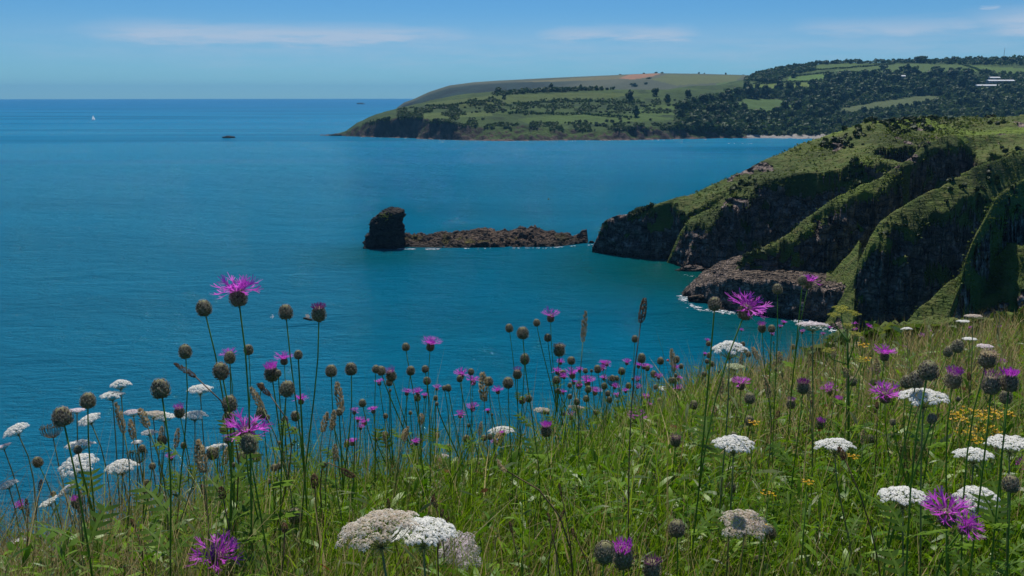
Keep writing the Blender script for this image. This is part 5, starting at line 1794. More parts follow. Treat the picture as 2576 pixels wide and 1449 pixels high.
def knap_head(e, foot, Hc, axis, dia, kind, hero, spin=None):
    """Hc: foot of the ball"""
    spin = rnd.random() * 6.28 if spin is None else spin
    if kind in ("bud", "point"):
        m = BALLS[2] if kind == "point" else BALLS[rnd.choice((0, 1, 3))]
    else: m = OPENB[rnd.randrange(2)]
    inv = obj("involucre", m, None, e, mtx=orient(axis, spin, dia, Hc - foot))
    if kind == "open":
        if hero:
            n = 23
            for k in range(n):
                a = k * 6.2832 / n + rnd.gauss(0, .12); el = rnd.gauss(.22, .24)
                M = Matrix.Translation((.28 * math.cos(a), .28 * math.sin(a), .9)) @ Matrix.Rotation(a, 4, 'Z') @ Matrix.Rotation(-el, 4, 'Y') @ Matrix.Rotation(rnd.gauss(0, .4), 4, 'X') @ Matrix.Diagonal((rnd.uniform(.88, 1.2),) * 3 + (1,))
                obj("ray_floret", RAYS[rnd.randrange(5)], None, inv, mtx=M)
        else:
            tag(obj("ray_florets", COROLLAS[rnd.randrange(3)], None, inv), kind="stuff")
        tag(obj("disc_florets", DISCS[rnd.randrange(3)], None, inv), kind="stuff")
    elif kind == "tuft": tag(obj("disc_florets", TUFTS[rnd.randrange(2)], None, inv), kind="stuff")
    elif kind == "faded": tag(obj("disc_florets", DTUFT, None, inv), kind="stuff")
    elif kind == "dry": tag(obj("dry_bracts", TTUFT, None, inv), kind="stuff")
    elif kind == "point":
        pass
    return inv


def knapweed(x, y, wpx, kind, label, bx=None, by=None, real=None, group=None, depth=None, tilt=None, hero=None, leaves=None, extra=()):
    """wpx: width of the whole flower (open) or of the ball (others), picture units"""
    bx = x + rnd.uniform(-20, 20) if bx is None else bx
    by = max(y + 150, 1200) if by is None else by
    ball_real = {"open": .021, "tuft": .020, "faded": .021, "dry": .021, "bud": .0195, "point": .018}[kind]
    ratio = 2.75 if kind == "open" else 1.0
    dpt = ball_real * ratio * S / wpx if depth is None else depth
    dpt = min(dpt, brow_depth(bx) * 1.12)
    dia = wpx * dpt / S / ratio
    hero = (wpx >= 60) if hero is None else hero
    axis = head_axis(x, y, bx, by, tilt)
    H = P(x, y, dpt)
    Hc = H - axis * dia * (.85 if kind in ("open", "tuft") else .5)
    B = P(bx, by, dpt)
    foot = foot_for(Hc, B)
    e = empty("knapweed", foot); tag(e, label, "knapweed", group)
    pts = stem_curve(foot, Hc + axis * dia * .05, axis)
    L = np.linalg.norm(Hc - foot)
    stem_part(e, foot, pts, max(.0014, dia * .070), max(.0008, dia * .045), M_STEM)
    knap_head(e, foot, Hc, axis, dia, kind, hero)
    for (ex, ey, ew, ek) in extra:                 # side heads on branches of the same plant
        d2 = ew * dpt / S / (2.75 if ek == "open" else 1)
        H2 = P(ex, ey, dpt * .99); j = pts[4]
        ax2 = H2 - j; ax2 = ax2 / np.linalg.norm(ax2); ax2 = ax2 * .5 + np.array([0, 0, .5]); ax2 /= np.linalg.norm(ax2)
        H2c = H2 - ax2 * d2 * .5
        stem_part(e, foot, bez(j, j + (H2c - j) * .3 + [0, 0, .01], H2c - ax2 * .03, H2c, 7), max(.0016, d2 * .07), max(.001, d2 * .05), M_STEM, "branch")
        knap_head(e, foot, H2c, ax2, d2, ek, False)
    nl = (7 if dpt < 1.6 else 4) if leaves is None else leaves
    add_leaves(e, foot, pts, nl, .055 if dpt < 1.6 else .05)
    return e


def carrot(x, y, wpx, shape, colr, label, bx=None, by=None, depth=None, tilt=None, group=None, real=.068, parts=None, hmul=1.0):
    bx = x + rnd.uniform(-15, 15) if bx is None else bx
    by = max(y + 130, 1200) if by is None else by
    dpt = real * S / wpx if depth is None else depth
    dpt = min(dpt, brow_depth(bx) * 1.10)
    R = wpx * dpt / S / 2
    if tilt is None:
        a0 = head_axis(x, y, bx, by); tilt = (a0[0], .12 + rnd.gauss(0, .06), a0[2])
    axis = head_axis(x, y, bx, by, tilt)
    H = P(x, y, dpt); Hc = H - axis * R * .55
    foot = foot_for(Hc, P(bx, by, dpt))
    e = empty("wild_carrot", foot); tag(e, label, "wild carrot", group)
    pts = stem_curve(foot, Hc, axis)
    stem_part(e, foot, pts, max(.0016, R * .045), max(.0010, R * .028), M_STEMG)
    spin = rnd.random() * 6.28
    if shape in ("green", "brown"):
        o = obj("seed_nest", NESTS[shape], None, e, mtx=orient(axis, spin, R * 1.05, Hc - foot)); tag(o, kind="stuff")
        return e
    q = rnd.randrange(2)
    rays = obj("umbel_rays", URAY[shape][q], None, e, mtx=orient(axis, spin, R, Hc - foot))
    parts = wpx >= 48 if parts is None else parts
    if parts:
        for i, (p, n) in enumerate(UL[shape][q]):
            s = (.168 if shape != "loose" else .25) * rnd.uniform(.82, 1.12)
            obj("umbellet", UMB[colr][i % 3], None, rays, mtx=orient(n, rnd.random() * 6.28, s, p))
    else:
        k = (shape, q, colr)
        if k not in JU: JU[k] = joined_umbel(*k)
        tag(obj("umbellets", JU[k], None, rays), kind="stuff")
    if dpt < 1.7: add_leaves(e, foot, pts, 2, .05)
    return e


def spike_mesh(seed, mat, loose=.0, n=190):
    """grass or plantain head, unit length along +z"""
    r = random.Random(seed); mb = MB()
    mb.add(*tube([(0, 0, 0), (0, 0, 1)], [.02, .008], 4), 0)
    for i in range(n):
        t = r.random(); a = r.random() * 6.28
        rad = .105 * math.sin(math.pi * min(1, .12 + t * .88)) ** .6 * (1 + loose * r.random())
        c = np.array([rad * .75 * math.cos(a), rad * .75 * math.sin(a), t])
        d = np.array([math.cos(a) * .5, math.sin(a) * .5, 1 - .3 * loose]); u, v, w = frame(d); l = .055 * (1 + loose)
        mb.add([c - w * l * .3, c + u * .024, c + w * l, c - u * .024], [(0, 1, 2, 3)], 0, False)
        mb.add([c - w * l * .3, c + v * .024, c + w * l, c - v * .024], [(0, 1, 2, 3)], 0, False)
    return mb.mesh("seed_spike", [mat])


SPK = {"tan": [spike_mesh(1, M_TAN, .6), spike_mesh(2, M_TAN, .9)], "brown": [spike_mesh(3, M_BROWN, .1), spike_mesh(4, M_BROWN, .25)]}


def bend_copy(me, bend, name):
    m = me.copy(); co = np.zeros(len(m.vertices) * 3, np.float32); m.vertices.foreach_get("co", co); co = co.reshape(-1, 3)
    z = co[:, 2].copy(); ang = bend * z
    co2 = co.copy(); rr = 1 / bend
    co2[:, 0] = rr - (rr - co[:, 0]) * np.cos(ang); co2[:, 2] = (rr - co[:, 0]) * np.sin(ang)
    m.vertices.foreach_set("co", co2.ravel()); m.update(); return m


SPK["bent"] = [bend_copy(SPK["brown"][0], 1.1, "b"), bend_copy(SPK["tan"][0], 1.1, "b")]


def grass_head(x0, y0, x1, y1, wpx, kind, label, bx=None, by=None, depth=1.5, cat="grass head", name="grass_stalk", stem=None):
    """seed spike from lower end (x0,y0) to tip (x1,y1)"""
    depth = min(depth, brow_depth(x0) * 1.1)
    a, b = P(x0, y0, depth), P(x1, y1, depth)
    bx = x0 + (x0 - x1) * .4 if bx is None else bx; by = max(y0 + 120, 1220) if by is None else by
    foot = foot_for(a, P(bx, by, depth))
    e = empty(name, foot); tag(e, label, cat)
    ax = (b - a) / np.linalg.norm(b - a); L = np.linalg.norm(b - a)
    pts = stem_curve(foot, a, ax)
    stem_part(e, foot, pts, .0013, .0008, stem or (M_STEM2 if kind != "tan" else M_STEMG))
    me = SPK[kind][rnd.randrange(2)] if kind != "bent" else SPK["bent"][0 if "brown" in label else 1]
    M = orient(ax, rnd.random() * 6.28 if kind != "bent" else 0, 1.0, a - foot)
    w = wpx * depth / S / .21
    o = obj("seed_spike", me, None, e, mtx=M @ Matrix.Diagonal((w, w, L, 1) if kind != "bent" else (L, w, L, 1)))
    tag(o, kind="stuff")
    return e

# ------------------------------------------------------------------ the flowers, one by one
# open knapweed flowers: x, y, width, label, stem passes (bx, by), extra heads
K = knapweed
K(597, 735, 118, "open", "largest open purple knapweed, tallest of all, standing against the sea at left", 640, 1300)
K(1880, 775, 102, "open", "large open purple knapweed leaning right in front of the dark ledge", 1745, 1250, extra=[(1798, 765, 32, "bud")])
K(545, 1400, 122, "open", "big open purple knapweed low at the bottom edge, left of the white umbels", 560, 1560, tilt=(.05, -.25, 1))
K(618, 1085, 114, "open", "wide open purple knapweed with a scaly bud right below it, under the tallest flower", 650, 1400, tilt=(.1, -.1, 1))
K(2382, 1290, 116, "open", "open purple knapweed in the lower right corner touching another below it", 2370, 1480, tilt=(-.1, -.1, 1), depth=1.0)
K(2432, 1325, 80, "open", "lower right open knapweed seen from the side, the lower of the touching pair", 2430, 1500, tilt=(.35, -.45, .8), depth=1.02)
K(2227, 992, 74, "open", "open purple knapweed with a dark ball-shaped base, left of a broad white umbel", 2275, 1400)
K(2226, 890, 60, "open", "open purple knapweed straight above another one, at the right brow", 2228, 1080, hero=False)
K(2036, 708, 56, "open", "purple knapweed in front of the dark cliff, highest at right, with a bud beside it", 1995, 1000, depth=2.1, extra=[(2019, 706, 22, "bud")], hero=False)
K(1567, 1388, 54, "tuft", "half-open purple knapweed at the bottom edge beside a big scaly bud", 1580, 1540, depth=.95)
K(1603, 1050, 50, "open", "bright purple knapweed at the brow right of the middle, with a darker one above", 1608, 1220, hero=False)
K(1385, 795, 50, "open", "purple knapweed topping the tall branched plant in the middle", 1395, 1200, hero=False, extra=[(1378, 850, 18, "bud"), (1350, 812, 17, "bud"), (1407, 882, 28, "dry")])
K(1083, 866, 56, "open", "wide flat purple knapweed on a tall stem left of the middle, against the sea", 1045, 1240, hero=False, extra=[(1021, 873, 19, "bud")])
K(575, 893, 48, "open", "purple knapweed half hidden by a scaly bud, left of the tallest stem", 590, 1150, hero=False, extra=[(578, 901, 27, "bud")])
K(714, 903, 50, "open", "purple knapweed in front of the right tall bud's stem at left", 716, 1240, hero=False)
K(682, 930, 36, "tuft", "small purple knapweed left of the one on the bud's stem", 690, 1240, real=.02, depth=1.75, extra=[(700, 940, 15, "bud")])
K(757, 1005, 40, "open", "flat purple knapweed low over the water right of the tallest plant", 765, 1230, hero=False)
K(450, 1030, 26, "tuft", "small purple knapweed beside a white umbel at left", 455, 1230, depth=1.7)
K(982, 938, 26, "tuft", "purple tufted knapweed with a bud close left, in the middle-left crowd", 1040, 1230, depth=1.95, extra=[(959, 933, 22, "bud")])
K(1160, 942, 40, "open", "purple knapweed above a bud in the centre-left crowd", 1165, 1220, hero=False)
K(1190, 958, 38, "open", "flat purple knapweed just right of another in the centre-left crowd", 1180, 1210, hero=False)
K(1189, 1025, 34, "open", "low purple knapweed in the centre-left, beneath the flat pair", 1192, 1200, hero=False)
K(1440, 940, 42, "open", "ragged purple knapweed of the cluster right of the middle, upper left one", 1440, 1180, hero=False)
K(1478, 960, 42, "open", "purple knapweed at the centre of the cluster right of the middle", 1476, 1180, hero=False)
K(1497, 985, 32, "open", "purple knapweed at the lower right of the middle cluster", 1490, 1180, hero=False)
K(1864, 965, 52, "open", "purple knapweed standing in the grass below the white dome umbel", 1865, 1200, hero=False)
K(2020, 975, 30, "faded", "fading purple knapweed left of two open ones on the right slope", 2030, 1200)
K(2086, 980, 46, "open", "purple knapweed nodding to the left on the right slope", 2090, 1200, hero=False, tilt=(-.4, -.1, 1))
K(2400, 945, 40, "tuft", "stout purple-tufted knapweed right of three grey buds", 2420, 1230, depth=1.15)
K(2495, 955, 44, "tuft", "stout purple-tufted knapweed third from the right edge", 2500, 1250, depth=1.1)
K(2540, 950, 42, "tuft", "stout purple-tufted knapweed close to the right edge", 2530, 1250, depth=1.1)
K(2562, 1172, 66, "open", "purple knapweed cut by the right edge, above a grey bud", 2568, 1330)
K(2202, 936, 34, "open", "flat pale purple knapweed left below the upper right flower", 2205, 1100, hero=False)
K(802, 790, 36, "faded", "dark wilting purple knapweed on a tall stem, right of the tallest flower", 775, 1250, extra=())
K(915, 1062, 32, "open", "purple knapweed low in the left-middle, right of the wide flower", 920, 1230, hero=False)
K(886, 1112, 32, "open", "purple knapweed near the grass line at left-middle", 890, 1240, hero=False)
K(1301, 935, 22, "tuft", "small purple tuft left of a tall branched plant in the middle", 1310, 1200, depth=2.3)
K(1614, 903, 20, "point", "dark pointed bud with a purple tip on a tall stem, right of the middle", 1605, 1160, depth=2.0)
K(1628, 925, 28, "open", "small purple knapweed right of the dark pointed bud", 1625, 1160, hero=False)
K(1917, 820, 20, "tuft", "small dark purple knapweed over the cove water, right of the big leaning one", 1960, 1080, depth=2.5, extra=[(1941, 827, 18, "bud")])
K(1374, 1075, 28, "tuft", "faded tufted knapweed at the brow, right of the white umbel in the middle", 1378, 1250, depth=1.7)
K(1640, 1432, 44, "faded", "fading knapweed cut by the bottom edge right of the middle", 1645, 1560, depth=.95)
K(2484, 905, 40, "dry", "tan dried knapweed with spread bracts on a dark ball, near the right edge", 2440, 1449, depth=1.15)
K(2110, 1005, 18, "tuft", "small dark purple knapweed low on the right slope", 2115, 1160, depth=2.4)
K(1990, 1010, 22, "tuft", "little purple knapweed in the right-hand grass left of the fading one", 1995, 1160, depth=2.2)
K(2515, 913, 34, "open", "flat purple knapweed behind the stout tufted pair at the right edge", 2510, 1100, hero=False)
K(2285, 1048, 32, "open", "small pinkish purple knapweed in the grass right of the ball-based flower", 2290, 1200, hero=False)
K(2065, 1062, 22, "tuft", "purple tuft in the grass between two white umbels at right", 2068, 1200, depth=2.0)
K(1700, 1110, 26, "faded", "faded brownish knapweed in the grass right of the bright brow flower", 1702, 1240, depth=1.7)
K(52, 1272, 34, "open", "small purple knapweed low at the left edge", 60, 1420, hero=False)
K(430, 1150, 30, "open", "small pink-purple knapweed behind the white umbels at left", 432, 1290, hero=False)
K(190, 1260, 24, "tuft", "purple tuft between small umbels at far left", 195, 1380, depth=1.5)

# scaly buds and seed heads
BUDS = [
    (513, 776, 37, 560, 1250, "tall scaly bud left of the tallest flower"), (719, 786, 34, 735, 1280, "tall scaly bud between the tallest flower and the wilting one"),
    (466, 886, 31, 445, 1280, "scaly bud on a straight stem left of the tallest pair"), (625, 881, 23, 605, 1230, "small scaly bud close right of the tallest stem"),
    (556, 934, 39, 570, 1260, "plump tilted bud crossing the tallest plant's stems"), (404, 979, 45, 450, 1330, "large dark scaly bud left of a white umbel, upper left"),
    (722, 979, 36, 650, 1330, "stout bud on a stem bending left, below the right tall bud"), (833, 934, 28, 815, 1260, "scaly bud right of the wilting knapweed"),
    (883, 929, 29, 880, 1220, "pale stemmed bud standing alone left of the middle"), (221, 1009, 36, 205, 1290, "scaly bud above the white umbels at far left"),
    (157, 1049, 47, 240, 1390, "largest dark bud at far left in front of pale umbels"), (578, 1018, 36, 585, 1280, "scaly bud below the plump one on the tallest plant"),
    (576, 1053, 31, 580, 1290, "bud just above the wide open flower at left"), (626, 1119, 42, 655, 1440, "scaly bud in front of the wide open flower"),
    (658, 1041, 26, 655, 1250, "small bud right of the wide open flower's petals"), (743, 1300, 34, 745, 1480, "scaly bud low in the grass, right of the bottom left flower"),
    (1703, 1330, 40, 1700, 1520, "hairy grey bud low in the grass right of the middle"), (1521, 1392, 50, 1530, 1560, "biggest scaly bud at the bottom edge beside the half-open flower"),
    (2335, 933, 46, 2300, 1380, "biggest grey bud at upper right with two smaller ones beside"), (2305, 956, 38, 2285, 1330, "middle of the three grey buds at upper right"),
    (2280, 963, 28, 2275, 1300, "smallest left bud of the three grey buds at upper right"), (2408, 873, 29, 2330, 1180, "upper bud of a pair on a slanting stem near the right edge"),
    (2385, 886, 23, 2330, 1160, "lower bud of the slanting pair near the right edge"), (2543, 1218, 40, 2545, 1449, "woolly grey bud near the right edge below the cut flower"),
    (1281, 826, 19, 1320, 1190, "small round bud on a tall stem, left of the tall branched plant"), (1315, 838, 29, 1318, 1240, "larger round bud right of the small one, left of the branched plant"),
    (1956, 727, 24, 1985, 1020, "round bud in front of the dark ledge, left of the highest right flower"), (95, 1163, 24, 150, 1420, "small bud on a slanting stem at the far left grass line"),
    (1229, 960, 22, 1232, 1210, "pair-like bud right of the flat purple pair in the centre"), (1278, 963, 26, 1281, 1230, "bud on a straight stem under the small purple tuft"),
    (1033, 933, 21, 1010, 1230, "bud right of the tufted pair in the middle-left"), (1437, 907, 19, 1440, 1180, "bud with a spiky tip above the middle cluster"),
    (1597, 853, 16, 1590, 1160, "small round bud left of the tall brown spike's stem"), (1320, 905, 23, 1325, 1200, "pointed brown bud on the plant left of the branched one"),
    (1520, 972, 15, 1522, 1170, "small dark bud right of the middle cluster"), (1400, 956, 18, 1402, 1200, "bud left of the ragged flower cluster"),
    (2145, 960, 21, 2148, 1160, "round bud in the grass right of the nodding flower"), (2196, 962, 16, 2198, 1150, "small bud left of the ball-based flower"),
    (743, 1048, 22, 745, 1270, "bud low over the water right of the stout bent one"), (408, 1108, 24, 412, 1290, "bud beside the white umbels in the left group"),
    (534, 1142, 28, 540, 1300, "bud left under the wide open flower"), (610, 1150, 26, 612, 1330, "bud under the bud in front of the wide open flower"),
    (646, 1150, 22, 648, 1330, "bud lower right of the wide open flower"), (1745, 1020, 20, 1748, 1200, "grey bud in the grass right of the bright brow flower"),
    (1886, 1002, 26, 1880, 1200, "bud below the purple flower under the dome umbel"), (1885, 1060, 22, 1888, 1230, "bud low in the grass right of the tall leaning stem"),
    (2190, 1105, 22, 2192, 1260, "round bud in the grass right of the middle right umbel"), (2530, 1000, 30, 2535, 1240, "bud below the tufted knapweed at the right edge"),
    (1633, 1123, 18, 1635, 1260, "lonely bud in the grass below the bright brow flower"), (1838, 1228, 26, 1835, 1420, "pale grey bud on a dark stem above the loose umbel"),
    (1937, 1340, 30, 1935, 1500, "pale grey bud right of the loose brownish umbel"), (458, 1325, 26, 470, 1480, "pale woolly bud low in the grass at left, above the bottom flower"),
]
for x, y, w, bx, by, lab in BUDS:
    ex = []
    if w < 40 and rnd.random() < .45:                       # a side branch with a small bud of its own
        sd = rnd.choice((-1, 1)); ex = [(x + sd * rnd.uniform(18, 42), y + rnd.uniform(60, 130), w * rnd.uniform(.45, .65), "bud")]
    K(x, y, w, "point" if "point" in lab else "bud", lab, bx + rnd.uniform(-20, 20), by, extra=ex)

# the crowd of small heads along the brow
CROWD = [
    ("small bud in the thin crowd over water left of the middle", "small buds left of the middle", 860, 1270, 915, 1130, 18, "bud", (11, 19)),
    ("small purple knapweed in the thin crowd left of the middle", "small flowers left of the middle", 880, 1270, 960, 1120, 15, "open", (20, 30)),
    ("small bud in the dense crowd right of the middle", "small buds right of the middle", 1290, 1720, 905, 1060, 24, "bud", (11, 19)),
    ("small purple knapweed in the dense crowd right of the middle", "small flowers right of the middle", 1400, 1720, 900, 1050, 28, "open", (18, 28)),
    ("tiny knapweed bud among the grasses on the far right brow", "tiny buds on the right brow", 1740, 2560, 830, 960, 36, "bud", (8, 14)),
    ("tiny purple knapweed among the grasses on the far right brow", "tiny flowers on the right brow", 1760, 2570, 810, 940, 36, "open", (12, 20)),
    ("small knapweed bud standing in the grass of the right slope", "small buds on the right slope", 1700, 2560, 980, 1130, 26, "bud", (12, 20)),
    ("small dull purple knapweed standing in the grass of the right slope", "small flowers on the right slope", 1760, 2560, 985, 1130, 22, "tuft", (12, 18)),
    ("small bud between the white umbels in the left group", "small buds in the left group", 330, 860, 1050, 1180, 14, "bud", (12, 18)),
]
for lab, grp, x0, x1, y0, y1, n, kind, wr in CROWD:
    for k, (x, y) in enumerate(sorted((rnd.uniform(x0, x1), rnd.uniform(y0, y1)) for _ in range(n))):
        w = rnd.uniform(*wr)
        bd = float(brow_depth(x)); yb = float(np.interp(x, [b[0] for b in BROW], [b[1] for b in BROW]))
        dep = bd * rnd.uniform(.72, 1.08)
        ex = [(x + rnd.choice((-1, 1)) * rnd.uniform(12, 30), y + rnd.uniform(15, 70), w * rnd.uniform(.5, .75) * (.4 if kind == "open" else 1), "bud")] if rnd.random() < .3 else []
        K(x, y, w, kind, nth(k) + " from left: " + lab, x + rnd.uniform(-45, 45), max(yb + 40, y + 90), group=grp, depth=dep, hero=False, leaves=3, extra=ex)

# wild carrot umbels
C = carrot
C(1063, 1328, 184, "dome", "w", "largest white umbel, a broad dome at the bottom left of the middle", 1070, 1500)
C(945, 1318, 235, "dome", "b", "broad browning umbel partly behind the largest white one", 950, 1520, tilt=(-.22, .10, 1), depth=.78)
C(1158, 1380, 122, "loose", "p", "pinkish loose umbel touching the right side of the largest white one", 1180, 1540, tilt=(.25, -.45, .9))
C(305, 1172, 90, "high", "w", "bright white domed umbel beside a yellow-green closed one at left", 320, 1360)
C(193, 1165, 104, "dome", "w", "wide white umbel left of the bright domed one", 215, 1350, tilt=(-.1, -.3, 1))
C(345, 1150, 62, "green", None, "yellow-green closed umbel beside the bright white dome", 350, 1340)
C(200, 1115, 76, "dome", "w", "white umbel below the largest dark bud at far left", 215, 1330)
C(302, 965, 58, "high", "w", "upper of two overlapping white umbels, highest at left over the water", 330, 1280)
C(282, 991, 66, "dome", "w", "lower of two overlapping white umbels at left over the water", 300, 1290)
C(503, 975, 68, "dome", "w", "white umbel between two tall bud stems at upper left", 500, 1260)
C(223, 1052, 64, "dome", "w", "white umbel tilted left under the scaly bud at far left", 240, 1320, tilt=(-.25, -.2, 1))
C(193, 1029, 44, "flat", "p", "small flat pinkish umbel behind the largest dark bud", 195, 1290)
C(335, 1033, 55, "flat", "p", "flat pinkish umbel left of a tan grass plume", 345, 1290)
C(490, 1041, 70, "dome", "w", "clean white umbel left of the tallest stem, mid height", 480, 1290)
C(414, 1045, 64, "dome", "w", "white umbel under the large dark bud, left of the clean white one", 412, 1290)
C(386, 1036, 62, "flat", "b", "flat brown dried umbel behind the white ones at left", 380, 1280)
C(131, 1085, 64, "brown", None, "closed brown-green seed umbel below the largest dark bud", 165, 1340)
C(37, 1078, 72, "dome", "w", "white umbel leaning left at the left edge, upper one", 140, 1380, tilt=(-.3, -.2, 1))
C(6, 1120, 44, "flat", "p", "pinkish umbel cut by the left edge", 110, 1390)
C(18, 1216, 58, "dome", "w", "white umbel cut by the left edge, lower one", 60, 1400)
C(166, 1230, 56, "dome", "w", "half-turned white umbel low at far left", 180, 1390, tilt=(-.5, -.1, .9))
C(120, 1259, 56, "flat", "w", "flat white umbel low at far left", 150, 1410, tilt=(-.4, -.1, .9))
C(376, 1086, 44, "dome", "w", "small white umbel above the closed yellow-green one", 380, 1300)
C(345, 1111, 32, "dome", "w", "tiny white umbel left of the small one in the left group", 350, 1300)
C(547, 1121, 64, "flat", "w", "flat white umbel left of the wide open purple flower", 555, 1310)
C(40, 1360, 44, "flat", "w", "thin flat white umbel in the dry grass at the lower left corner", 45, 1460)
C(1834, 875, 104, "high", "w", "high white domed umbel against the water behind the leaning purple stem", 1840, 1150)
C(1848, 918, 56, "flat", "g", "flat greenish-white umbel just under the high white dome", 1850, 1150)
C(2045, 811, 88, "flat", "p", "flat pink umbel against the dark rocks, upper right", 2045, 1150)
C(1846, 1110, 120, "dome", "w", "wide white umbel in the grass right of the middle", 1850, 1300)
C(2099, 1114, 112, "dome", "w", "rounded white umbel in the grass, left of the ball-based flower's stem", 2105, 1290)
C(2325, 992, 132, "dome", "w", "broad white umbel behind the three grey buds", 2330, 1230)
C(2450, 1138, 108, "dome", "w", "white umbel on the right slope, left of the one at the edge", 2450, 1300)
C(2542, 1106, 128, "flat", "w", "white umbel cut by the right edge", 2550, 1280)
C(2271, 1240, 140, "dome", "w", "flat-domed white umbel lower right, with stems crossing in front", 2275, 1420)
C(2460, 1252, 120, "high", "w", "white umbel behind the touching purple pair in the lower right", 2462, 1440, tilt=(-.1, -.2, 1))
C(2295, 1137, 92, "green", None, "pale green closed umbel in the grass of the right slope", 2300, 1290)
C(1876, 1312, 130, "loose", "b", "loose brownish-white umbel with dry bits, bottom right of the middle", 1880, 1490, tilt=(0, -.15, 1))
C(2130, 1349, 82, "loose", "w", "small loose white umbel low in the grass at right", 2135, 1500, tilt=(0, -.15, 1))
C(1262, 1080, 74, "dome", "w", "white umbel with grass stems in front at the brow in the middle", 1265, 1240)
C(1112, 1146, 44, "loose", "p", "small pale pink umbel at the grass line left of the middle", 1110, 1260)
C(1696, 1111, 50, "flat", "p", "small pink flat umbel in the grass right of the bright brow flower", 1697, 1250)
C(1998, 1126, 34, "flat", "b", "tiny brown dried umbel left of the rounded white one", 2000, 1260)
C(2184, 1056, 40, "flat", "b", "small brownish umbel in the grass above the rounded white one", 2186, 1220)
C(2188, 1052, 26, "flat", "p", "tiny pink umbel beside the small brownish one", 2190, 1220)
C(1666, 976, 34, "dome", "w", "small white umbel at the brow beside the pointed bud's stem", 1670, 1150)
C(1450, 1022, 50, "flat", "b", "dark brown dried umbel at the brow below the middle cluster", 1440, 1220)
C(1363, 1028, 48, "flat", "b", "tan dried umbel at the brow left of the dark brown one", 1366, 1220)
C(1542, 960, 44, "brown", None, "pale tan closed umbel right of the middle cluster", 1545, 1170)
C(2423, 806, 34, "flat", "w", "tiny white umbel high on the far right brow, left one", 2424, 900, depth=3.6)
C(2440, 850, 38, "flat", "w", "tiny white umbel high on the far right brow, lower one", 2441, 940, depth=3.2)
C(2478, 868, 44, "flat", "p", "small pinkish umbel near the right edge behind the dried knapweed", 2480, 980, depth=3.0)
C(2281, 826, 30, "dome", "w", "tiny white umbel on the far right brow above the upper purple flower", 2283, 920, depth=3.6)
C(2448, 792, 46, "flat", "b", "brown dried umbel highest on the far right brow", 2452, 930, depth=2.6)
C(1928, 945, 36, "flat", "b", "small tan dried umbel in the grass right of the greenish umbel", 1930, 1090)

# grass plumes and plantain spikes
G = grass_head
G(1612, 812, 1622, 750, 20, "brown", "fat brown seed spike on a long stem standing alone against the water", 1590, 1400, 1.3)
G(1466, 860, 1473, 785, 12, "tan", "slender tan grass plume standing alone right of the branched plant", 1470, 1150, 1.7)
G(492, 948, 440, 915, 13, "brown", "brown drooping spike crossing the left bud's stem", 520, 1200, 1.2)
G(680, 995, 647, 965, 14, "brown", "brown curved spike left of the stout bent bud", 690, 1200, 1.3)
G(662, 1030, 632, 975, 14, "tan", "tan plume right of the tallest stem", 675, 1220, 1.3)
G(312, 1090, 292, 1015, 14, "tan", "tan plume below the overlapping white umbels", 320, 1290, 1.3)
G(372, 1075, 352, 1030, 14, "tan", "thick tan plume among the left umbels", 385, 1290, 1.3)
G(860, 1040, 848, 965, 14, "tan", "tan feathery plume left of the lone bud", 868, 1240, 1.6)
G(512, 1190, 500, 1110, 18, "tan", "wide tan plume in the left group above the grass", 515, 1350, 1.15)
G(860, 1180, 895, 1210, 16, "bent", "brown bent seed spike in the grass left of the middle", 850, 1300, 1.3)
G(1275, 1185, 1240, 1172, 15, "bent", "tan nodding grass head on a long arching stem in the middle", 1380, 1400, 1.0)
G(792, 1228, 790, 1192, 20, "brown", "stubby brown spike in the grass right of the wide flower", 795, 1380, 1.2)
G(562, 1255, 555, 1225, 18, "brown", "stubby brown spike above the bottom left flower", 566, 1400, 1.1)
G(716, 1340, 715, 1315, 16, "brown", "small brown spike left of the low grass bud", 717, 1460, 1.0)
G(1695, 935, 1690, 880, 10, "tan", "thin tan plume over the brow at right", 1705, 1120, 2.4)
G(1218, 1010, 1214, 940, 16, "tan", "pale tan tuft plume in the centre-left crowd", 1225, 1200, 1.8)
G(2125, 1155, 2110, 1125, 16, "brown", "brown spike under the rounded white umbel on a slanting stem", 2280, 1380, 1.15)
G(1250, 1120, 1262, 1085, 16, "tan", "tan plume at the brow beside the middle white umbel", 1250, 1240, 1.9)
G(205, 1300, 200, 1235, 14, "tan", "tan plume in the dry grass at far left", 210, 1420, 1.2)
G(70, 1300, 66, 1255, 10, "brown", "dark thin spike in the dry grass at far left", 75, 1420, 1.3)
G(100, 1235, 104, 1205, 10, "brown", "short dark spike at the far left grass line", 105, 1400, 1.35)
G(1935, 1000, 1925, 950, 12, "tan", "tan plume in the right-hand grass", 1940, 1150, 2.3)
G(2330, 1000, 2322, 955, 10, "tan", "tan plume behind the three grey buds", 2335, 1150, 2.6)

# loose dry heads scattered through the sward
for lab, x0, x1, y0, y1, n, kind, d0, d1, hh in [
    ("dry tan plume in the grass of the right slope", 1720, 2560, 900, 1150, 26, "tan", 1.7, 3.6, 34),
    ("small brown spike in the grass of the right slope", 1700, 2560, 940, 1180, 18, "brown", 1.6, 3.0, 20),
    ("dry tan plume along the brow left of the middle", 300, 1250, 1060, 1200, 16, "tan", 1.3, 1.9, 38),
    ("small brown spike in the grass along the bottom", 250, 1650, 1230, 1380, 12, "brown", .95, 1.3, 24)]:
    for k, (x, y) in enumerate(sorted((rnd.uniform(x0, x1), rnd.uniform(y0, y1)) for _ in range(n))):
        dx = rnd.uniform(-14, 14); e = G(x, y, x + dx, y - hh * rnd.uniform(.7, 1.3), rnd.uniform(7, 12), kind, nth(k) + " from left: " + lab, x - dx * 2, y + 120, rnd.uniform(d0, d1))
        e["group"] = lab + "s"


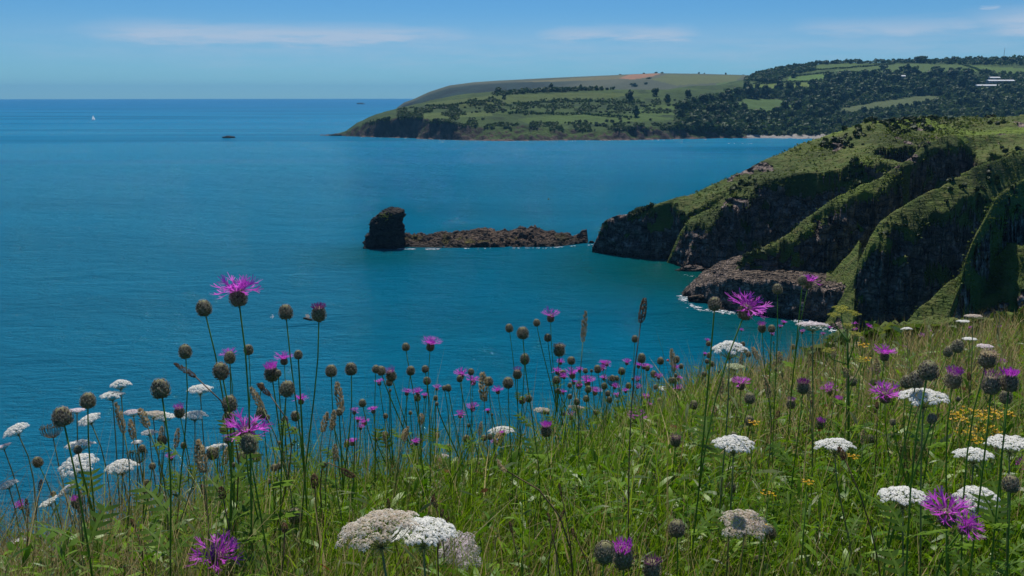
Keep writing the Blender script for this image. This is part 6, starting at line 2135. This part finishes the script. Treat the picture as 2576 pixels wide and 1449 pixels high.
# leafy scrub where the slope breaks to the cliff at right
def brow_scrub():
    n = 420; az = rng.uniform(math.atan2(*P(2060, 850, 6)[:2]), R_(44), n); D = np.interp(az, B_AZ, B_D); r = D * rng.uniform(.80, 1.25, n)
    X, Y = r * np.sin(az), r * np.cos(az); Z = soil_z(X, Y) + rng.uniform(.02, .26, n)
    m = mat_leaf("brow scrub leaves", [(0, (.030, .070, .006)), (.5, (.065, .130, .010)), (1, (.150, .190, .030))], .45, .5, .25)
    leaf_cloud("brow_scrub", np.stack([X, Y, Z], -1), rng.uniform(.05, .13, n), 9, m, "leafy low scrub along the right brow above the cliff", "scrub")


brow_scrub()


# yellow-green wild parsnip in front of the rocks
def parsnip():
    dep = 2.0; foot = foot_for(None, P(2150, 1060, dep)); e = empty("wild_parsnip", foot)
    tag(e, "yellow-green branched parsnip standing in front of the dark rocks at right", "wild parsnip")
    hub = P(2132, 860, dep)
    pts = stem_curve(foot, hub, np.array([-.1, 0, 1.0])); stem_part(e, foot, pts, .0035, .0022, M_STEM)
    k = ("flat", 0, "y")
    UMB["y"] = [umbellet_mesh(90 + i, M_YELG, 14) for i in range(3)]
    for x, y, w in [(2118, 775, 58), (2150, 787, 36), (2098, 790, 34), (2132, 818, 42), (2152, 838, 34), (2085, 880, 34), (2165, 905, 34)]:
        R = w * dep / S / 2; H = P(x, y, dep * rnd.uniform(.97, 1.03)); c = H - np.array([0, 0, R * .5])
        j = pts[rnd.randrange(5, 8)] if y > 800 else hub
        stem_part(e, foot, bez(j, j + (c - j) * .35, c - np.array([0, 0, .02]), c, 6), .0016, .0012, M_STEM, "branch")
        ry = obj("umbel_rays", URAY["flat"][0], None, e, mtx=orient((rnd.gauss(0, .15), -.15, 1), rnd.random() * 6, R, c - foot))
        for i, (p, n) in enumerate(UL["flat"][0][::2]):
            obj("umbellet", UMB["y"][i % 3], None, ry, mtx=orient(n, rnd.random() * 6, .22, p))
    add_leaves(e, foot, pts, 6, .07)


parsnip()


# yellow blossoms low in the grass
def yellow_mesh(seed):
    r = random.Random(seed); mb = MB()
    for i in range(9):
        c = np.array([r.gauss(0, .35), r.gauss(0, .35), .6 + r.random() * .5])
        mb.add(*tube([(0, 0, -.8), c * .6, c], .02, 3, False), 1)
        for k in range(5):
            a = k * 1.2566 + r.random(); d = np.array([math.cos(a), math.sin(a), .35 + .3 * r.random()]); s = np.array([-math.sin(a), math.cos(a), 0])
            mb.add([c, c + d * .12 + s * .07, c + d * .25, c + d * .12 - s * .07], [(0, 1, 2, 3)], 0, False)
    return mb.mesh("blossoms", [M_YEL, M_STEM])


YEL = [yellow_mesh(i) for i in range(3)]
YSPOT = [(2415, 1060), (2440, 1035), (2465, 1050), (2490, 1040), (2505, 1055), (2425, 1090), (2455, 1085), (2480, 1075), (2500, 1090), (2450, 1110), (2530, 1045), (2405, 1045), (2475, 1100)]
for k, (x, y) in enumerate(sorted(YSPOT)):
    dep = rnd.uniform(1.7, 2.1); c = P(x, y, dep); foot = np.array([c[0], c[1], float(soil_z(c[0], c[1]))])
    e = empty("yellow_wildflower", foot); tag(e, nth(k) + " from left: yellow flower in the golden patch above the edge umbel", "wildflower", "golden flower patch")
    s = 26 * dep / S; ht = max(c[2] - foot[2], .05)
    tag(obj("blossoms", YEL[rnd.randrange(3)], None, e, mtx=Matrix.Translation((0, 0, ht - s * .8)) @ Matrix.Diagonal((s, s, s, 1))), kind="stuff")
    stem_part(e, foot, np.array([foot, foot + [0, 0, ht * .5], foot + [0, 0, ht - s * .5]]), .0014, .001, M_STEM)
for x, y, lab in [(2031, 1214, "small yellow flower alone in the grass left of the lower right umbel"), (1932, 1243, "pair of yellow blossoms in the grass above the loose brownish umbel"),
                  (2170, 870, "small yellow flower at the foot of the parsnip"), (2175, 905, "yellow blossoms in the grass right of the parsnip foot"), (1895, 1065, "tiny yellow flower in the grass between purple flower and wide umbel"),
                  (2145, 1150, "yellow blossoms in the grass under the rounded white umbel"), (1915, 1325, "yellow blossom on the loose brownish umbel's right side")]:
    dep = min(2.4, brow_depth(x) * .6) if y < 1000 else (1.25 if y > 1180 else 1.7); c = P(x, y, dep); foot = np.array([c[0], c[1], float(soil_z(c[0], c[1]))])
    e = empty("yellow_wildflower", foot); tag(e, lab, "wildflower"); s = 20 * dep / S; ht = max(c[2] - foot[2], .05)
    tag(obj("blossoms", YEL[rnd.randrange(3)], None, e, mtx=Matrix.Translation((0, 0, ht - s * .8)) @ Matrix.Diagonal((s, s, s, 1))), kind="stuff")
    stem_part(e, foot, np.array([foot, foot + [0, 0, ht * .5], foot + [0, 0, ht - s * .5]]), .0014, .001, M_STEM)


# a small insect in flight
def insect():
    dep = 1.1; c = P(774, 803, dep); e = empty("flying_insect", c); tag(e, "small dark insect flying left of the wilting purple knapweed", "insect")
    mb = MB(); mb.add(*tube([(-.006, 0, 0), (-.003, 0, .0004), (.001, 0, .0005), (.004, 0, .0002), (.0062, 0, 0)], [.0006, .0017, .0018, .0014, .0006], 7))
    obj("body", mb.mesh("body", [mat_plain("insect body", (.02, .016, .012), .5, .3)]), None, e)
    wm = NB("insect wing"); wmat = wm.done(wm.leaf((.25, .25, .26), .6))
    for s in (-1, 1):
        mb = MB(); mb.add([(.001, s * .001, .001), (.003, s * .005, .003), (.001, s * .009, .004), (-.003, s * .008, .003), (-.002, s * .003, .0015)], [(0, 1, 2, 3, 4)]); obj("wing", mb.mesh("wing", [wmat]), None, e)
    e.rotation_euler = (.1, .35, .4)


insect()


# ------------------------------------------------------------------ sea air
def build_haze():
    mb = MB(); mb.add(*box((0, 0, 86.0), (25000, 25000, 184.0)), smooth=False)
    m, N, L = new_mat("sea haze")
    out = N.new("ShaderNodeOutputMaterial"); v = N.new("ShaderNodeVolumePrincipled")
    v.inputs["Color"].default_value = (.22, .60, 1.0, 1); v.inputs["Density"].default_value = 7e-5; v.inputs["Anisotropy"].default_value = 0.0
    L.new(v.outputs[0], out.inputs["Volume"])
    o = obj("haze", mb.mesh("haze", [m]))
    tag(o, "thin blue sea haze over the bay", "haze", kind="stuff")


build_haze()
